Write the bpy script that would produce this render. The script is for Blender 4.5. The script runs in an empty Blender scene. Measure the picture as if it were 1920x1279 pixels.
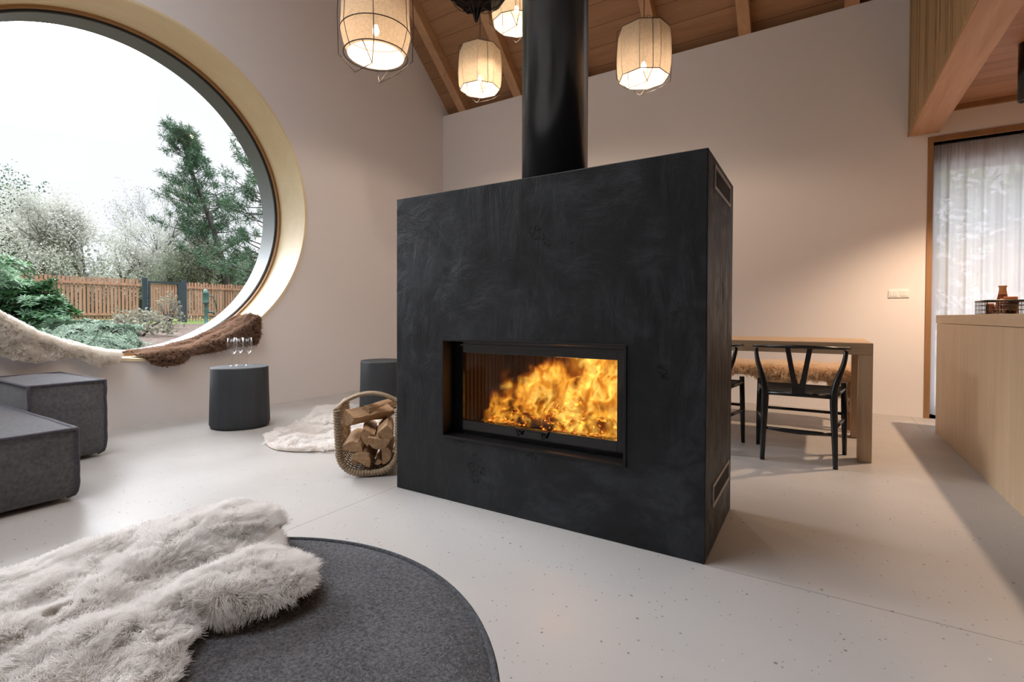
import bpy, bmesh, math, random
import numpy as np
from mathutils import Vector, Matrix, noise, kdtree
from mathutils.geometry import tessellate_polygon

PI = math.pi
SC = bpy.context.scene
COL = SC.collection

# ------------------------------------------------------------------ camera
F_PX, YAW, PITCH, ROLL, SHIFT = 926.9077, 0.552961, -0.0162387, 0.00245264, -31.1676
CAM_Z = 0.90209
fw = Vector((-math.sin(YAW) * math.cos(PITCH), math.cos(YAW) * math.cos(PITCH), math.sin(PITCH)))
rt = Vector((math.cos(YAW), math.sin(YAW), 0))
up = rt.cross(fw)
r2 = rt * math.cos(ROLL) + up * math.sin(ROLL)
u2 = up * math.cos(ROLL) - rt * math.sin(ROLL)
cd = bpy.data.cameras.new('camera')
cam = bpy.data.objects.new('camera', cd); COL.objects.link(cam)
cam.matrix_world = Matrix(((r2.x, u2.x, -fw.x, 0), (r2.y, u2.y, -fw.y, 0), (r2.z, u2.z, -fw.z, CAM_Z), (0, 0, 0, 1)))
cd.sensor_width = 36; cd.lens = F_PX * 36 / 1920; cd.shift_y = SHIFT / 1920
cd.clip_start = 0.02; cd.clip_end = 500
SC.camera = cam

# ------------------------------------------------------------------ sky and exposure
SKY_LOW, SKY_HIGH, GLOW = 0.84, 8.5, 31.0
w = bpy.data.worlds.new('overcast_sky'); SC.world = w; w.use_nodes = True
nt = w.node_tree; N = nt.nodes; L = nt.links
bg = N['Background']
tc = N.new('ShaderNodeTexCoord'); sx = N.new('ShaderNodeSeparateXYZ'); L.new(tc.outputs['Generated'], sx.inputs[0])
def wnode(t, **k):
    x = N.new(t)
    for a_, v_ in k.items(): setattr(x, a_, v_)
    return x
def smooth(inp, a, b_, lo, hi):
    x = wnode('ShaderNodeMapRange', interpolation_type='SMOOTHSTEP')
    for nm, v_ in (('From Min', a), ('From Max', b_), ('To Min', lo), ('To Max', hi)): x.inputs[nm].default_value = v_
    L.new(inp, x.inputs['Value']); return x.outputs['Result']
base = smooth(sx.outputs['Z'], 0.55, 1.0, SKY_LOW, SKY_HIGH)
# bright patch of cloud in front of the hidden sun, west of the house, 20 degrees up
dt_ = wnode('ShaderNodeVectorMath', operation='DOT_PRODUCT'); L.new(tc.outputs['Generated'], dt_.inputs[0])
dt_.inputs[1].default_value = Vector((-0.935, 0.0, 0.355)).normalized()
lobe = smooth(dt_.outputs['Value'], 0.93, 0.995, 0.0, GLOW)
gate = smooth(sx.outputs['Z'], 0.26, 0.38, 0.0, 1.0)
mu = wnode('ShaderNodeMath', operation='MULTIPLY'); L.new(lobe, mu.inputs[0]); L.new(gate, mu.inputs[1])
ad = wnode('ShaderNodeMath', operation='ADD'); L.new(base, ad.inputs[0]); L.new(mu.outputs[0], ad.inputs[1])
L.new(ad.outputs[0], bg.inputs['Strength'])
bg.inputs['Color'].default_value = (0.94, 0.97, 1.02, 1)
w.cycles.sampling_method = 'MANUAL'; w.cycles.sample_map_resolution = 512

SC.view_settings.view_transform = 'Standard'; SC.view_settings.look = 'None'
SC.view_settings.exposure = 0.34; SC.view_settings.gamma = 1; SC.view_settings.use_curve_mapping = False
SC.cycles.use_denoising = True; SC.cycles.use_adaptive_sampling = True; SC.cycles.adaptive_threshold = 0.03
SC.cycles.max_bounces = 10; SC.cycles.diffuse_bounces = 6; SC.cycles.glossy_bounces = 4
SC.cycles.transmission_bounces = 8; SC.cycles.transparent_max_bounces = 24
SC.cycles.sample_clamp_indirect = 6.0; SC.cycles.caustics_reflective = False; SC.cycles.caustics_refractive = False
SC.cycles.volume_step_rate = 1.0

# ------------------------------------------------------------------ main dimensions (metres)
XW = -4.727           # inner face of the wall with the round window
YB = 5.71             # inner face of the back wall
YF = -1.83            # wall behind the camera
XE = 4.6              # kitchen side wall
ZE, SL = 3.85, 0.86   # eave height and roof slope
YR = (YB + YF) / 2
ZR = ZE + SL * (YB - YR)
WC_Y, WC_Z, WR = 1.94, 1.985, 1.455   # the round window


def roof_z(y):
    return ZE + SL * (YB - y) if y > YR else ZR - SL * (YR - y)


# ------------------------------------------------------------------ helpers
def tag(o, label=None, cat=None, group=None, kind=None):
    if label: o['label'] = label
    if cat: o['category'] = cat
    if group: o['group'] = group
    if kind: o['kind'] = kind
    return o


def empty(name, loc=(0, 0, 0), rz=0.0, label=None, cat=None, group=None):
    o = bpy.data.objects.new(name, None); COL.objects.link(o)
    o.location = loc; o.rotation_euler = (0, 0, rz); o.empty_display_size = 0.1
    return tag(o, label, cat, group)


def copy_tree(o, parent=None):
    c = o.copy(); COL.objects.link(c)
    if parent is not None: c.parent = parent
    for ch in o.children: copy_tree(ch, c)
    return c


class MB:
    def __init__(self): self.v = []; self.f = []; self.s = []

    def quad(self, pts, smooth=False):
        n = len(self.v); self.v += [tuple(p) for p in pts]; self.f.append(tuple(range(n, n + len(pts)))); self.s.append(smooth)

    def box(self, x0, x1, y0, y1, z0, z1):
        n = len(self.v)
        self.v += [(x, y, z) for z in (z0, z1) for y in (y0, y1) for x in (x0, x1)]
        for f in ((0, 2, 3, 1), (4, 5, 7, 6), (0, 1, 5, 4), (2, 6, 7, 3), (0, 4, 6, 2), (1, 3, 7, 5)):
            self.f.append(tuple(n + i for i in f)); self.s.append(False)
        return self

    def bar(self, a, b, w, h, upv=(0, 0, 1)):
        a = Vector(a); b = Vector(b); d = (b - a).normalized(); s = d.cross(Vector(upv))
        if s.length < 1e-4: s = d.cross(Vector((1, 0, 0)))
        s.normalize(); t = s.cross(d); n = len(self.v)
        for p in (a, b):
            for i, j in ((-1, -1), (1, -1), (1, 1), (-1, 1)): self.v.append(tuple(p + s * i * w / 2 + t * j * h / 2))
        for f in ((0, 1, 2, 3), (7, 6, 5, 4), (0, 4, 5, 1), (1, 5, 6, 2), (2, 6, 7, 3), (3, 7, 4, 0)):
            self.f.append(tuple(n + i for i in f)); self.s.append(False)
        return self

    def tube(self, pts, rad, n=8, closed=False, flat=1.0, caps=True, upv=None):
        pts = [Vector(p) for p in pts]; m = len(pts)
        if not hasattr(rad, '__len__'): rad = [rad] * m
        base = len(self.v); ref = None
        for i, p in enumerate(pts):
            if closed: d = pts[(i + 1) % m] - pts[i - 1]
            else: d = pts[min(i + 1, m - 1)] - pts[max(i - 1, 0)]
            if d.length < 1e-9: d = Vector((0, 0, 1))
            d.normalize()
            if ref is None:
                ref = Vector(upv) if upv else (Vector((0, 0, 1)) if abs(d.z) < 0.9 else Vector((1, 0, 0)))
            s = ref - d * ref.dot(d)
            if s.length < 1e-5: s = d.orthogonal()
            s.normalize(); ref = s; t = d.cross(s)
            for k in range(n):
                a = 2 * PI * k / n
                self.v.append(tuple(p + (s * math.cos(a) * flat + t * math.sin(a)) * rad[i]))
        for i in range(m if closed else m - 1):
            j = (i + 1) % m
            for k in range(n):
                l = (k + 1) % n
                self.f.append((base + i * n + k, base + i * n + l, base + j * n + l, base + j * n + k)); self.s.append(True)
        if caps and not closed:
            self.f.append(tuple(base + k for k in range(n))[::-1]); self.s.append(False)
            self.f.append(tuple(base + (m - 1) * n + k for k in range(n))); self.s.append(False)
        return self

    def lathe(self, prof, n=32, c=(0, 0, 0), smooth=True, capb=False, capt=False, fn=None):
        base = len(self.v); m = len(prof)
        for i, (r, z) in enumerate(prof):
            for k in range(n):
                a = 2 * PI * k / n; rr = r * (fn(a, z) if fn else 1)
                self.v.append((c[0] + rr * math.cos(a), c[1] + rr * math.sin(a), c[2] + z))
        for i in range(m - 1):
            for k in range(n):
                l = (k + 1) % n
                self.f.append((base + i * n + k, base + i * n + l, base + (i + 1) * n + l, base + (i + 1) * n + k)); self.s.append(smooth)
        if capb: self.f.append(tuple(base + k for k in range(n))[::-1]); self.s.append(False)
        if capt: self.f.append(tuple(base + (m - 1) * n + k for k in range(n))); self.s.append(False)
        return self

    def grid(self, fn, nu, nv, smooth=True, closed_u=False):
        base = len(self.v)
        for i in range(nu + (0 if closed_u else 1)):
            for j in range(nv + 1): self.v.append(tuple(fn(i / nu, j / nv)))
        W_ = nv + 1; M_ = nu if closed_u else nu + 1
        for i in range(nu):
            for j in range(nv):
                a = base + (i % M_) * W_ + j; b = base + ((i + 1) % M_) * W_ + j
                self.f.append((a, b, b + 1, a + 1)); self.s.append(smooth)
        return self

    def build(self, name, mat, parent=None, bevel=0, seg=2, sub=0, solid=0, weld=False, recalc=True):
        me = bpy.data.meshes.new(name); me.from_pydata(self.v, [], self.f)
        me.polygons.foreach_set('use_smooth', self.s)
        if recalc:
            bm = bmesh.new(); bm.from_mesh(me)
            if weld: bmesh.ops.remove_doubles(bm, verts=bm.verts, dist=1e-5)
            bmesh.ops.recalc_face_normals(bm, faces=bm.faces); bm.to_mesh(me); bm.free()
        me.materials.append(mat); me.update()
        o = bpy.data.objects.new(name, me); COL.objects.link(o)
        if parent is not None: o.parent = parent
        if bevel:
            m = o.modifiers.new('bevel', 'BEVEL'); m.width = bevel; m.segments = seg; m.limit_method = 'ANGLE'; m.angle_limit = 0.6
        if sub:
            m = o.modifiers.new('sub', 'SUBSURF'); m.levels = sub; m.render_levels = sub
        if solid:
            m = o.modifiers.new('solid', 'SOLIDIFY'); m.thickness = solid; m.offset = 0
        return o


# ------------------------------------------------------------------ materials
class Mat:
    def __init__(self, name):
        self.m = bpy.data.materials.new(name); self.m.use_nodes = True
        self.N = self.m.node_tree.nodes; self.L = self.m.node_tree.links
        self.b = self.N['Principled BSDF']; self.out = self.N['Material Output']

    def n(self, t, **k):
        x = self.N.new(t)
        for a, v in k.items():
            if a in x.inputs: x.inputs[a].default_value = v
            else: setattr(x, a, v)
        return x

    def link(self, a, b): self.L.new(a, b)

    def coords(self, scale=(1, 1, 1), rot=(0, 0, 0)):
        t = self.n('ShaderNodeTexCoord'); m = self.n('ShaderNodeMapping')
        m.inputs['Scale'].default_value = scale; m.inputs['Rotation'].default_value = rot
        self.link(t.outputs['Object'], m.inputs['Vector']); return m.outputs['Vector']

    def noise(self, vec, scale=5, detail=4, rough=0.55, dist=0.0):
        x = self.n('ShaderNodeTexNoise'); x.inputs['Scale'].default_value = scale; x.inputs['Detail'].default_value = detail
        x.inputs['Roughness'].default_value = rough; x.inputs['Distortion'].default_value = dist
        if vec is not None: self.link(vec, x.inputs['Vector'])
        return x.outputs['Fac']

    def ramp(self, fac, stops):
        r = self.n('ShaderNodeValToRGB'); e = r.color_ramp.elements
        while len(e) < len(stops): e.new(0.5)
        for k, (p, c) in enumerate(stops):
            e[k].position = p; e[k].color = (c, c, c, 1) if not hasattr(c, '__len__') else (*c, 1)
        self.link(fac, r.inputs[0]); return r.outputs['Color']

    def math(self, op, a, b=None, clamp=False):
        x = self.n('ShaderNodeMath'); x.operation = op; x.use_clamp = clamp
        for i, v in enumerate((a, b)):
            if v is None: continue
            if isinstance(v, (int, float)): x.inputs[i].default_value = v
            else: self.link(v, x.inputs[i])
        return x.outputs[0]

    def mix(self, fac, a, b, mode='MIX'):
        x = self.n('ShaderNodeMix'); x.data_type = 'RGBA'; x.blend_type = mode
        for i, v in ((0, fac), (6, a), (7, b)):
            if isinstance(v, (int, float)): x.inputs[i].default_value = v
            elif isinstance(v, tuple): x.inputs[i].default_value = (*v, 1)
            else: self.link(v, x.inputs[i])
        return x.outputs[2]

    def bump(self, h, strength=0.3, dist=0.01):
        x = self.n('ShaderNodeBump'); x.inputs['Strength'].default_value = strength; x.inputs['Distance'].default_value = dist
        self.link(h, x.inputs['Height']); self.link(x.outputs[0], self.b.inputs['Normal'])

    def col(self, c):
        if isinstance(c, tuple): self.b.inputs['Base Color'].default_value = (*c, 1)
        else: self.link(c, self.b.inputs['Base Color'])

    def set(self, **k):
        for a, v in k.items(): self.b.inputs[a.replace('_', ' ')].default_value = v
        return self


def plain(name, c, rough=0.6, metal=0.0, var=0.0, scale=8, bump=0.0, bscale=60, **k):
    m = Mat(name); m.set(Roughness=rough, Metallic=metal, **k)
    v = m.coords()
    if var:
        f = m.noise(v, scale, 5)
        m.col(m.mix(f, tuple(x * (1 - var) for x in c), tuple(min(1, x * (1 + var)) for x in c)))
    else: m.col(c)
    if bump: m.bump(m.noise(v, bscale, 4), bump, 0.004)
    return m.m


def wood(name, c1, c2, axis=0, scale=1.0, rough=0.55, knots=0.0, planks=None, bump=0.15):
    """grain runs along axis; planks=(axis index, width) adds board joints"""
    m = Mat(name); m.set(Roughness=rough)
    s = [9.0 * scale] * 3; s[axis] = 0.7 * scale
    v = m.coords(tuple(s))
    vec = v; line = None
    if planks:
        t = m.n('ShaderNodeTexCoord'); sp = m.n('ShaderNodeSeparateXYZ'); m.link(t.outputs['Object'], sp.inputs[0])
        q = m.math('DIVIDE', sp.outputs[planks[0]], planks[1]); fl = m.math('FLOOR', q); fr = m.math('FRACT', q)
        wn = m.n('ShaderNodeTexWhiteNoise', noise_dimensions='1D'); m.link(fl, wn.inputs['W'])
        ad = m.n('ShaderNodeVectorMath', operation='ADD'); sc = m.n('ShaderNodeVectorMath', operation='SCALE')
        m.link(wn.outputs['Color'], sc.inputs[0]); sc.inputs['Scale'].default_value = 40
        m.link(v, ad.inputs[0]); m.link(sc.outputs[0], ad.inputs[1]); vec = ad.outputs[0]
        line = m.math('ABSOLUTE', m.math('SUBTRACT', fr, 0.5)); line = m.math('GREATER_THAN', line, 0.488)
        pv = wn.outputs['Value']
    g = m.noise(vec, 1.0, 6, 0.6, 0.6)
    g2 = m.noise(vec, 4.5, 5, 0.7, 0.2)
    f = m.math('ADD', m.math('MULTIPLY', g, 0.65), m.math('MULTIPLY', g2, 0.35))
    c = m.ramp(f, [(0.3, c1), (0.68, c2)])
    if planks:
        c = m.mix(m.math('MULTIPLY', pv, 0.35), c, tuple(x * 0.62 for x in c1))
        c = m.mix(line, c, tuple(x * 0.35 for x in c1))
    if knots:
        vo = m.n('ShaderNodeTexVoronoi'); vo.inputs['Scale'].default_value = knots
        ks = [1.0] * 3; ks[axis] = 0.45
        m.link(m.coords(tuple(ks)), vo.inputs['Vector'])
        k = m.ramp(vo.outputs['Distance'], [(0.0, 1.0), (0.06, 0.8), (0.1, 0.0)])
        c = m.mix(m.math('MULTIPLY', k, 0.8), c, tuple(x * 0.35 for x in c1))
    m.col(c); m.bump(f, bump, 0.003)
    return m.m


def fabric(name, c, c2, scale=900, rough=0.95, bump=0.6, mottled=60):
    m = Mat(name); m.set(Roughness=rough); m.b.inputs['Sheen Weight'].default_value = 0.25
    v = m.coords(); f = m.noise(v, scale, 2, 0.6); g = m.noise(v, mottled, 3)
    m.col(m.ramp(m.math('ADD', m.math('MULTIPLY', f, 0.6), m.math('MULTIPLY', g, 0.4)), [(0.36, c), (0.64, c2)]))
    m.bump(f, bump, 0.003); return m.m


def boucle(name, c, c2):
    m = Mat(name); m.set(Roughness=0.95); m.b.inputs['Sheen Weight'].default_value = 0.2
    v = m.coords(); f = m.noise(v, 190, 4, 0.75, 0.6); g = m.noise(v, 9, 3)
    h = m.math('ADD', m.math('MULTIPLY', f, 0.85), m.math('MULTIPLY', g, 0.15))
    m.col(m.ramp(h, [(0.41, c), (0.59, c2)])); m.bump(f, 1.0, 0.009); return m.m


def wall_mat(name, c):
    m = Mat(name); m.set(Roughness=0.9); v = m.coords()
    m.col(m.mix(m.noise(v, 1.6, 5), tuple(x * 0.96 for x in c), c))
    m.bump(m.noise(v, 120, 5, 0.65), 0.12, 0.003); return m.m


def glass_mat(name, tint=(1, 1, 1), ior=1.3):
    m = Mat(name); m.N.remove(m.b)
    t = m.n('ShaderNodeBsdfTransparent'); t.inputs[0].default_value = (*tint, 1)
    g = m.n('ShaderNodeBsdfGlossy'); g.inputs['Roughness'].default_value = 0.0
    lw = m.n('ShaderNodeLayerWeight'); lw.inputs[0].default_value = 0.5
    fr = m.math('ADD', (ior - 1) ** 2 / (ior + 1) ** 2, m.math('MULTIPLY', m.math('POWER', lw.outputs['Facing'], 4.0), 0.8))
    mx = m.n('ShaderNodeMixShader'); m.link(fr, mx.inputs[0]); m.link(t.outputs[0], mx.inputs[1]); m.link(g.outputs[0], mx.inputs[2])
    m.link(mx.outputs[0], m.out.inputs['Surface']); return m.m


def fur_mat(name, root, tip, rough=0.9):
    m = Mat(name); m.set(Roughness=rough); m.b.inputs['Specular IOR Level'].default_value = 0.15
    hi = m.n('ShaderNodeHairInfo')
    c = m.mix(hi.outputs['Intercept'], root, tip)
    c = m.mix(m.math('MULTIPLY', hi.outputs['Random'], 0.12), c, tuple(x * 0.6 for x in tip))
    m.col(c)
    tr = m.n('ShaderNodeBsdfTranslucent'); m.link(c, tr.inputs[0])
    mx = m.n('ShaderNodeMixShader'); mx.inputs[0].default_value = 0.5
    m.link(m.b.outputs[0], mx.inputs[1]); m.link(tr.outputs[0], mx.inputs[2]); m.link(mx.outputs[0], m.out.inputs['Surface'])
    return m.m


def leaf_mat(name, c, c2, rough=0.5, trans=0.3, scale=3):
    m = Mat(name); m.set(Roughness=rough)
    v = m.coords(); c_ = m.ramp(m.noise(v, scale, 6, 0.8), [(0.35, c), (0.65, c2)])
    m.col(c_); tr = m.n('ShaderNodeBsdfTranslucent'); m.link(c_, tr.inputs[0])
    mx = m.n('ShaderNodeMixShader'); mx.inputs[0].default_value = trans
    m.link(m.b.outputs[0], mx.inputs[1]); m.link(tr.outputs[0], mx.inputs[2]); m.link(mx.outputs[0], m.out.inputs['Surface'])
    return m.m


def emit(name, c, s):
    m = Mat(name); m.N.remove(m.b); e = m.n('ShaderNodeEmission'); e.inputs[0].default_value = (*c, 1); e.inputs[1].default_value = s
    m.link(e.outputs[0], m.out.inputs['Surface']); return m.m


M_wall = wall_mat('plaster_wall', (0.85, 0.82, 0.81))
M_floor = None
M_ceil = wood('ceiling_boards', (0.30, 0.155, 0.075), (0.47, 0.27, 0.14), 0, 1.0, 0.6, knots=2.2, planks=(1, 0.17))
M_rafter = wood('rafter_wood', (0.42, 0.235, 0.12), (0.58, 0.36, 0.20), 1, 1.0, 0.6, knots=2.5)
M_beamw = wood('gallery_beam_wood', (0.40, 0.21, 0.11), (0.56, 0.34, 0.20), 1, 1.3, 0.6, knots=2.0)
M_panel = wood('gallery_panel_wood', (0.32, 0.19, 0.075), (0.54, 0.36, 0.16), 2, 1.2, 0.6, planks=(1, 0.13))
M_trimw = wood('window_trim_wood', (0.25, 0.13, 0.055), (0.38, 0.21, 0.10), 2, 1.2, 0.5)
M_oak = wood('oak_table', (0.34, 0.22, 0.125), (0.52, 0.37, 0.235), 0, 1.2, 0.5, knots=1.6)
M_oakz = wood('oak_leg', (0.34, 0.22, 0.125), (0.52, 0.37, 0.235), 2, 1.2, 0.5, knots=1.6)
M_isl = wood('island_ash', (0.47, 0.345, 0.215), (0.60, 0.46, 0.31), 2, 1.6, 0.5, bump=0.1)
M_islt = wood('island_top_ash', (0.47, 0.345, 0.215), (0.60, 0.46, 0.31), 1, 1.6, 0.5, bump=0.1)
M_ply = wood('pale_plywood', (0.80, 0.65, 0.40), (0.88, 0.75, 0.50), 1, 0.7, 0.4, bump=0.05)
M_bead = plain('window_bead', (0.34, 0.18, 0.07), 0.4, var=0.2)
M_black = plain('black_lacquer', (0.008, 0.008, 0.009), 0.28)
M_cord = plain('black_paper_cord', (0.012, 0.012, 0.012), 0.6, bump=0.8, bscale=160)
M_dark = plain('dark_metal', (0.012, 0.012, 0.013), 0.35, 0.4)
M_frame = plain('steel_frame', (0.020, 0.018, 0.018), 0.42, 0.6, var=0.2)
M_pipe = plain('black_pipe', (0.012, 0.013, 0.016), 0.23, Specular_IOR_Level=1.0)
M_ventshade = plain('vent_shade_black', (0.003, 0.003, 0.003), 0.8)
M_alu = plain('window_aluminium', (0.15, 0.17, 0.168), 0.45, 0.2)
M_gasket = plain('gasket', (0.015, 0.017, 0.02), 0.5)
M_glass = glass_mat('pane_glass')
M_wine = glass_mat('clear_glass', ior=1.5)
M_white = plain('white_plastic', (0.88, 0.86, 0.84), 0.35)


def make_floor_mat():
    m = Mat('polished_concrete'); v = m.coords()
    base = m.mix(m.noise(v, 1.3, 6, 0.6), (0.40, 0.385, 0.37), (0.47, 0.455, 0.44))
    fine = m.noise(v, 260, 3, 0.7); base = m.mix(m.math('MULTIPLY', fine, 0.22), base, (0.36, 0.31, 0.27))
    for sc, th, colr, thr in ((38, 0.085, (0.10, 0.085, 0.075), 0.80), (75, 0.12, (0.16, 0.14, 0.12), 0.84), (30, 0.05, (0.66, 0.64, 0.62), 0.92)):
        vo = m.n('ShaderNodeTexVoronoi'); vo.inputs['Scale'].default_value = sc; m.link(v, vo.inputs['Vector'])
        se = m.n('ShaderNodeSeparateColor'); m.link(vo.outputs['Color'], se.inputs[0])
        k = m.math('MULTIPLY', m.math('GREATER_THAN', se.outputs[0], thr), m.math('LESS_THAN', vo.outputs['Distance'], m.math('MULTIPLY', se.outputs[1], th * 2.4)))
        base = m.mix(m.math('MULTIPLY', k, 0.75), base, colr)
    sp = m.n('ShaderNodeSeparateXYZ'); m.link(v, sp.inputs[0])
    for ax, p in ((0, -1.885), (1, 1.889), (0, 0.73)):
        d = m.math('ABSOLUTE', m.math('SUBTRACT', sp.outputs[ax], p))
        on = m.math('LESS_THAN', sp.outputs[1], 1.889) if ax == 0 and p < 0 else (m.math('GREATER_THAN', sp.outputs[0], -0.4) if ax == 1 else m.math('GREATER_THAN', sp.outputs[1], 4.9))
        base = m.mix(m.math('MULTIPLY', m.math('MULTIPLY', m.math('LESS_THAN', d, 0.0018), on), 0.75), base, (0.10, 0.085, 0.075))
    m.col(base)
    m.link(m.ramp(m.noise(v, 3, 5), [(0.3, 0.34), (0.7, 0.52)]), m.b.inputs['Roughness'])
    m.bump(m.noise(v, 90, 4), 0.04, 0.002); return m.m


M_floor = make_floor_mat()


def make_plaster_black():
    m = Mat('black_trowelled_plaster'); v = m.coords(); m.set(Roughness=0.55, Specular_IOR_Level=0.3)
    a = m.noise(v, 2.4, 8, 0.66, 0.7)
    t = m.noise(m.coords((1, 1, 0.3), (0.2, 0.75, 0)), 13, 7, 0.72, 1.2)
    t2 = m.noise(m.coords((0.6, 1, 1), (0.3, -0.8, 0)), 11, 7, 0.72, 1.0)
    mixf = m.ramp(m.noise(v, 1.9, 2), [(0.45, 0.0), (0.55, 1.0)])
    st = m.mix(mixf, t, t2)
    c = m.ramp(m.math('ADD', m.math('MULTIPLY', a, 0.6), m.math('MULTIPLY', st, 0.4)),
               [(0.36, (0.0040, 0.0046, 0.0054)), (0.50, (0.0100, 0.0118, 0.0142)), (0.62, (0.030, 0.034, 0.040))])
    pitm = m.ramp(m.noise(v, 5.5, 2, 0.5), [(0.66, 0.0), (0.70, 1.0)])
    pn = m.ramp(m.noise(v, 95, 3, 0.75, 1.0), [(0.50, 0.0), (0.55, 1.0)])
    pit = m.math('MULTIPLY', pitm, pn)
    c = m.mix(pit, c, (0.0012, 0.0012, 0.0014)); m.col(c)
    g = m.noise(v, 170, 4, 0.7)
    h = m.math('ADD', m.math('MULTIPLY', st, 1.0), m.math('MULTIPLY', g, 0.16))
    h = m.math('SUBTRACT', h, m.math('MULTIPLY', pit, 0.35))
    m.bump(h, 0.65, 0.009)
    m.link(m.math('ADD', m.ramp(st, [(0.35, 0.36), (0.65, 0.60)]), m.math('MULTIPLY', pit, 0.3)), m.b.inputs['Roughness']); return m.m


M_plb = make_plaster_black()

# ------------------------------------------------------------------ the room
def struct(name, mb, mat, **k):
    return tag(mb.build(name, mat, **k), kind='structure')


b = MB(); b.box(XW - 0.45, XE + 0.2, YF - 0.2, YB + 0.3, -0.15, 0.0); struct('floor', b, M_floor)

# wall with the round window: gable polygon with a circular hole, 0.44 m thick
def gable_wall(name, x0, x1, hole):
    zf = lambda y: roof_z(y) + 0.15
    outer = [(YF - 0.2, -0.15), (YB + 0.3, -0.15), (YB + 0.3, zf(YB) - 0.1), (YR, ZR + 0.15), (YF - 0.2, zf(YF) - 0.1)]
    nseg = 160
    circ = [(WC_Y + WR * math.cos(2 * PI * k / nseg), WC_Z + WR * math.sin(2 * PI * k / nseg)) for k in range(nseg)]
    polys = [[Vector((y, z, 0)) for y, z in outer]]
    allp = list(outer)
    if hole:
        polys.append([Vector((y, z, 0)) for y, z in circ]); allp += circ
        rect = [(-1.70, 0.0), (0.25, 0.0), (0.25, 2.45), (-1.70, 2.45)]  # cut for the added, unseen terrace door
        polys.append([Vector((y, z, 0)) for y, z in rect]); allp += rect
    tris = tessellate_polygon(polys)
    mb = MB()
    n = len(allp)
    mb.v = [(x0, y, z) for y, z in allp] + [(x1, y, z) for y, z in allp]
    for t in tris: mb.f += [tuple(t), tuple(i + n for i in t)]; mb.s += [False, False]
    no = len(outer); loops = [range(no)] + ([range(no, no + nseg), range(no + nseg, n)] if hole else [])
    for lp in loops:
        lp = list(lp)
        for i, a in enumerate(lp):
            c = lp[(i + 1) % len(lp)]; mb.f.append((a, c, c + n, a + n)); mb.s.append(False)
    return struct(name, mb, M_wall)


gable_wall('wall_left', XW - 0.44, XW, True)
gable_wall('wall_right', XE, XE + 0.2, False)

# back wall with the tall curtained window opening
WX0, WX1, WZ1 = 0.862, 2.70, 2.452
b = MB(); b.box(XW, WX0, YB, YB + 0.3, -0.15, ZE); b.box(WX0, WX1, YB, YB + 0.3, WZ1, ZE); b.box(WX1, XE, YB, YB + 0.3, -0.15, ZE)
b.box(WX0, WX1, YB, YB + 0.3, -0.15, 0.0)
struct('wall_back', b, M_wall)
b = MB(); b.box(XW, XE, YF - 0.2, YF, -0.15, ZE); struct('wall_front', b, M_wall)

# ceiling: two sloping board planes; the slope behind the camera has an unseen opening added for extra daylight
b = MB()
TH = 0.05
def slab(mb, xa, xb, ya, yb):
    za, zb = roof_z(ya) + 0.19, roof_z(yb) + 0.19
    pts = [(xa, ya, za), (xb, ya, za), (xb, yb, zb), (xa, yb, zb)]
    n = len(mb.v); mb.v += pts + [(x, y, z + TH) for x, y, z in pts]
    for f in ((0, 1, 2, 3), (7, 6, 5, 4), (0, 4, 5, 1), (1, 5, 6, 2), (2, 6, 7, 3), (3, 7, 4, 0)): mb.f.append(tuple(n + i for i in f)); mb.s.append(False)
slab(b, XW - 0.44, XE + 0.2, YR, YB + 0.4)
FILL_OPENINGS = [(-4.4, -1.5)]
Y0S, Y1S = -0.9, 1.2
slab(b, XW - 0.44, XE + 0.2, YF - 0.3, Y0S); slab(b, XW - 0.44, XE + 0.2, Y1S, YR)
xs = [XW - 0.44] + [v for s in FILL_OPENINGS for v in s] + [XE + 0.2]
for i in range(0, len(xs), 2): slab(b, xs[i], xs[i + 1], Y0S, Y1S)
struct('ceiling', b, M_ceil)

# rafters (0.12 x 0.19) on the slope above the fireplace
for k in range(10):
    x = -4.375 + 0.925 * k
    if x > XE: break
    mb = MB(); h = 0.19
    za, zb = roof_z(YB + 0.25), roof_z(YR)
    pts = []
    for xx in (x - 0.06, x + 0.06):
        pts += [(xx, YB + 0.25, za), (xx, YR, zb), (xx, YR, zb + h), (xx, YB + 0.25, za + h)]
    mb.v = pts
    for f in ((0, 1, 2, 3), (7, 6, 5, 4), (0, 4, 5, 1), (1, 5, 6, 2), (2, 6, 7, 3), (3, 7, 4, 0)): mb.f.append(f); mb.s.append(False)
    struct('trim_%d' % (k + 1), mb, M_rafter, bevel=0.004)

# ------------------------------------------------------------------ round window
def ring(mb, ra, rb, xa, xb, n=160):
    """solid ring between radii ra<rb and depths xa..xb, axis along X"""
    base = len(mb.v)
    for x, r in ((xa, ra), (xa, rb), (xb, rb), (xb, ra)):
        for k in range(n):
            a = 2 * PI * k / n; mb.v.append((x, WC_Y + r * math.cos(a), WC_Z + r * math.sin(a)))
    for s in range(4):
        t = (s + 1) % 4
        for k in range(n):
            l = (k + 1) % n
            mb.f.append((base + s * n + k, base + s * n + l, base + t * n + l, base + t * n + k)); mb.s.append(False)
    return mb

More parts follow.
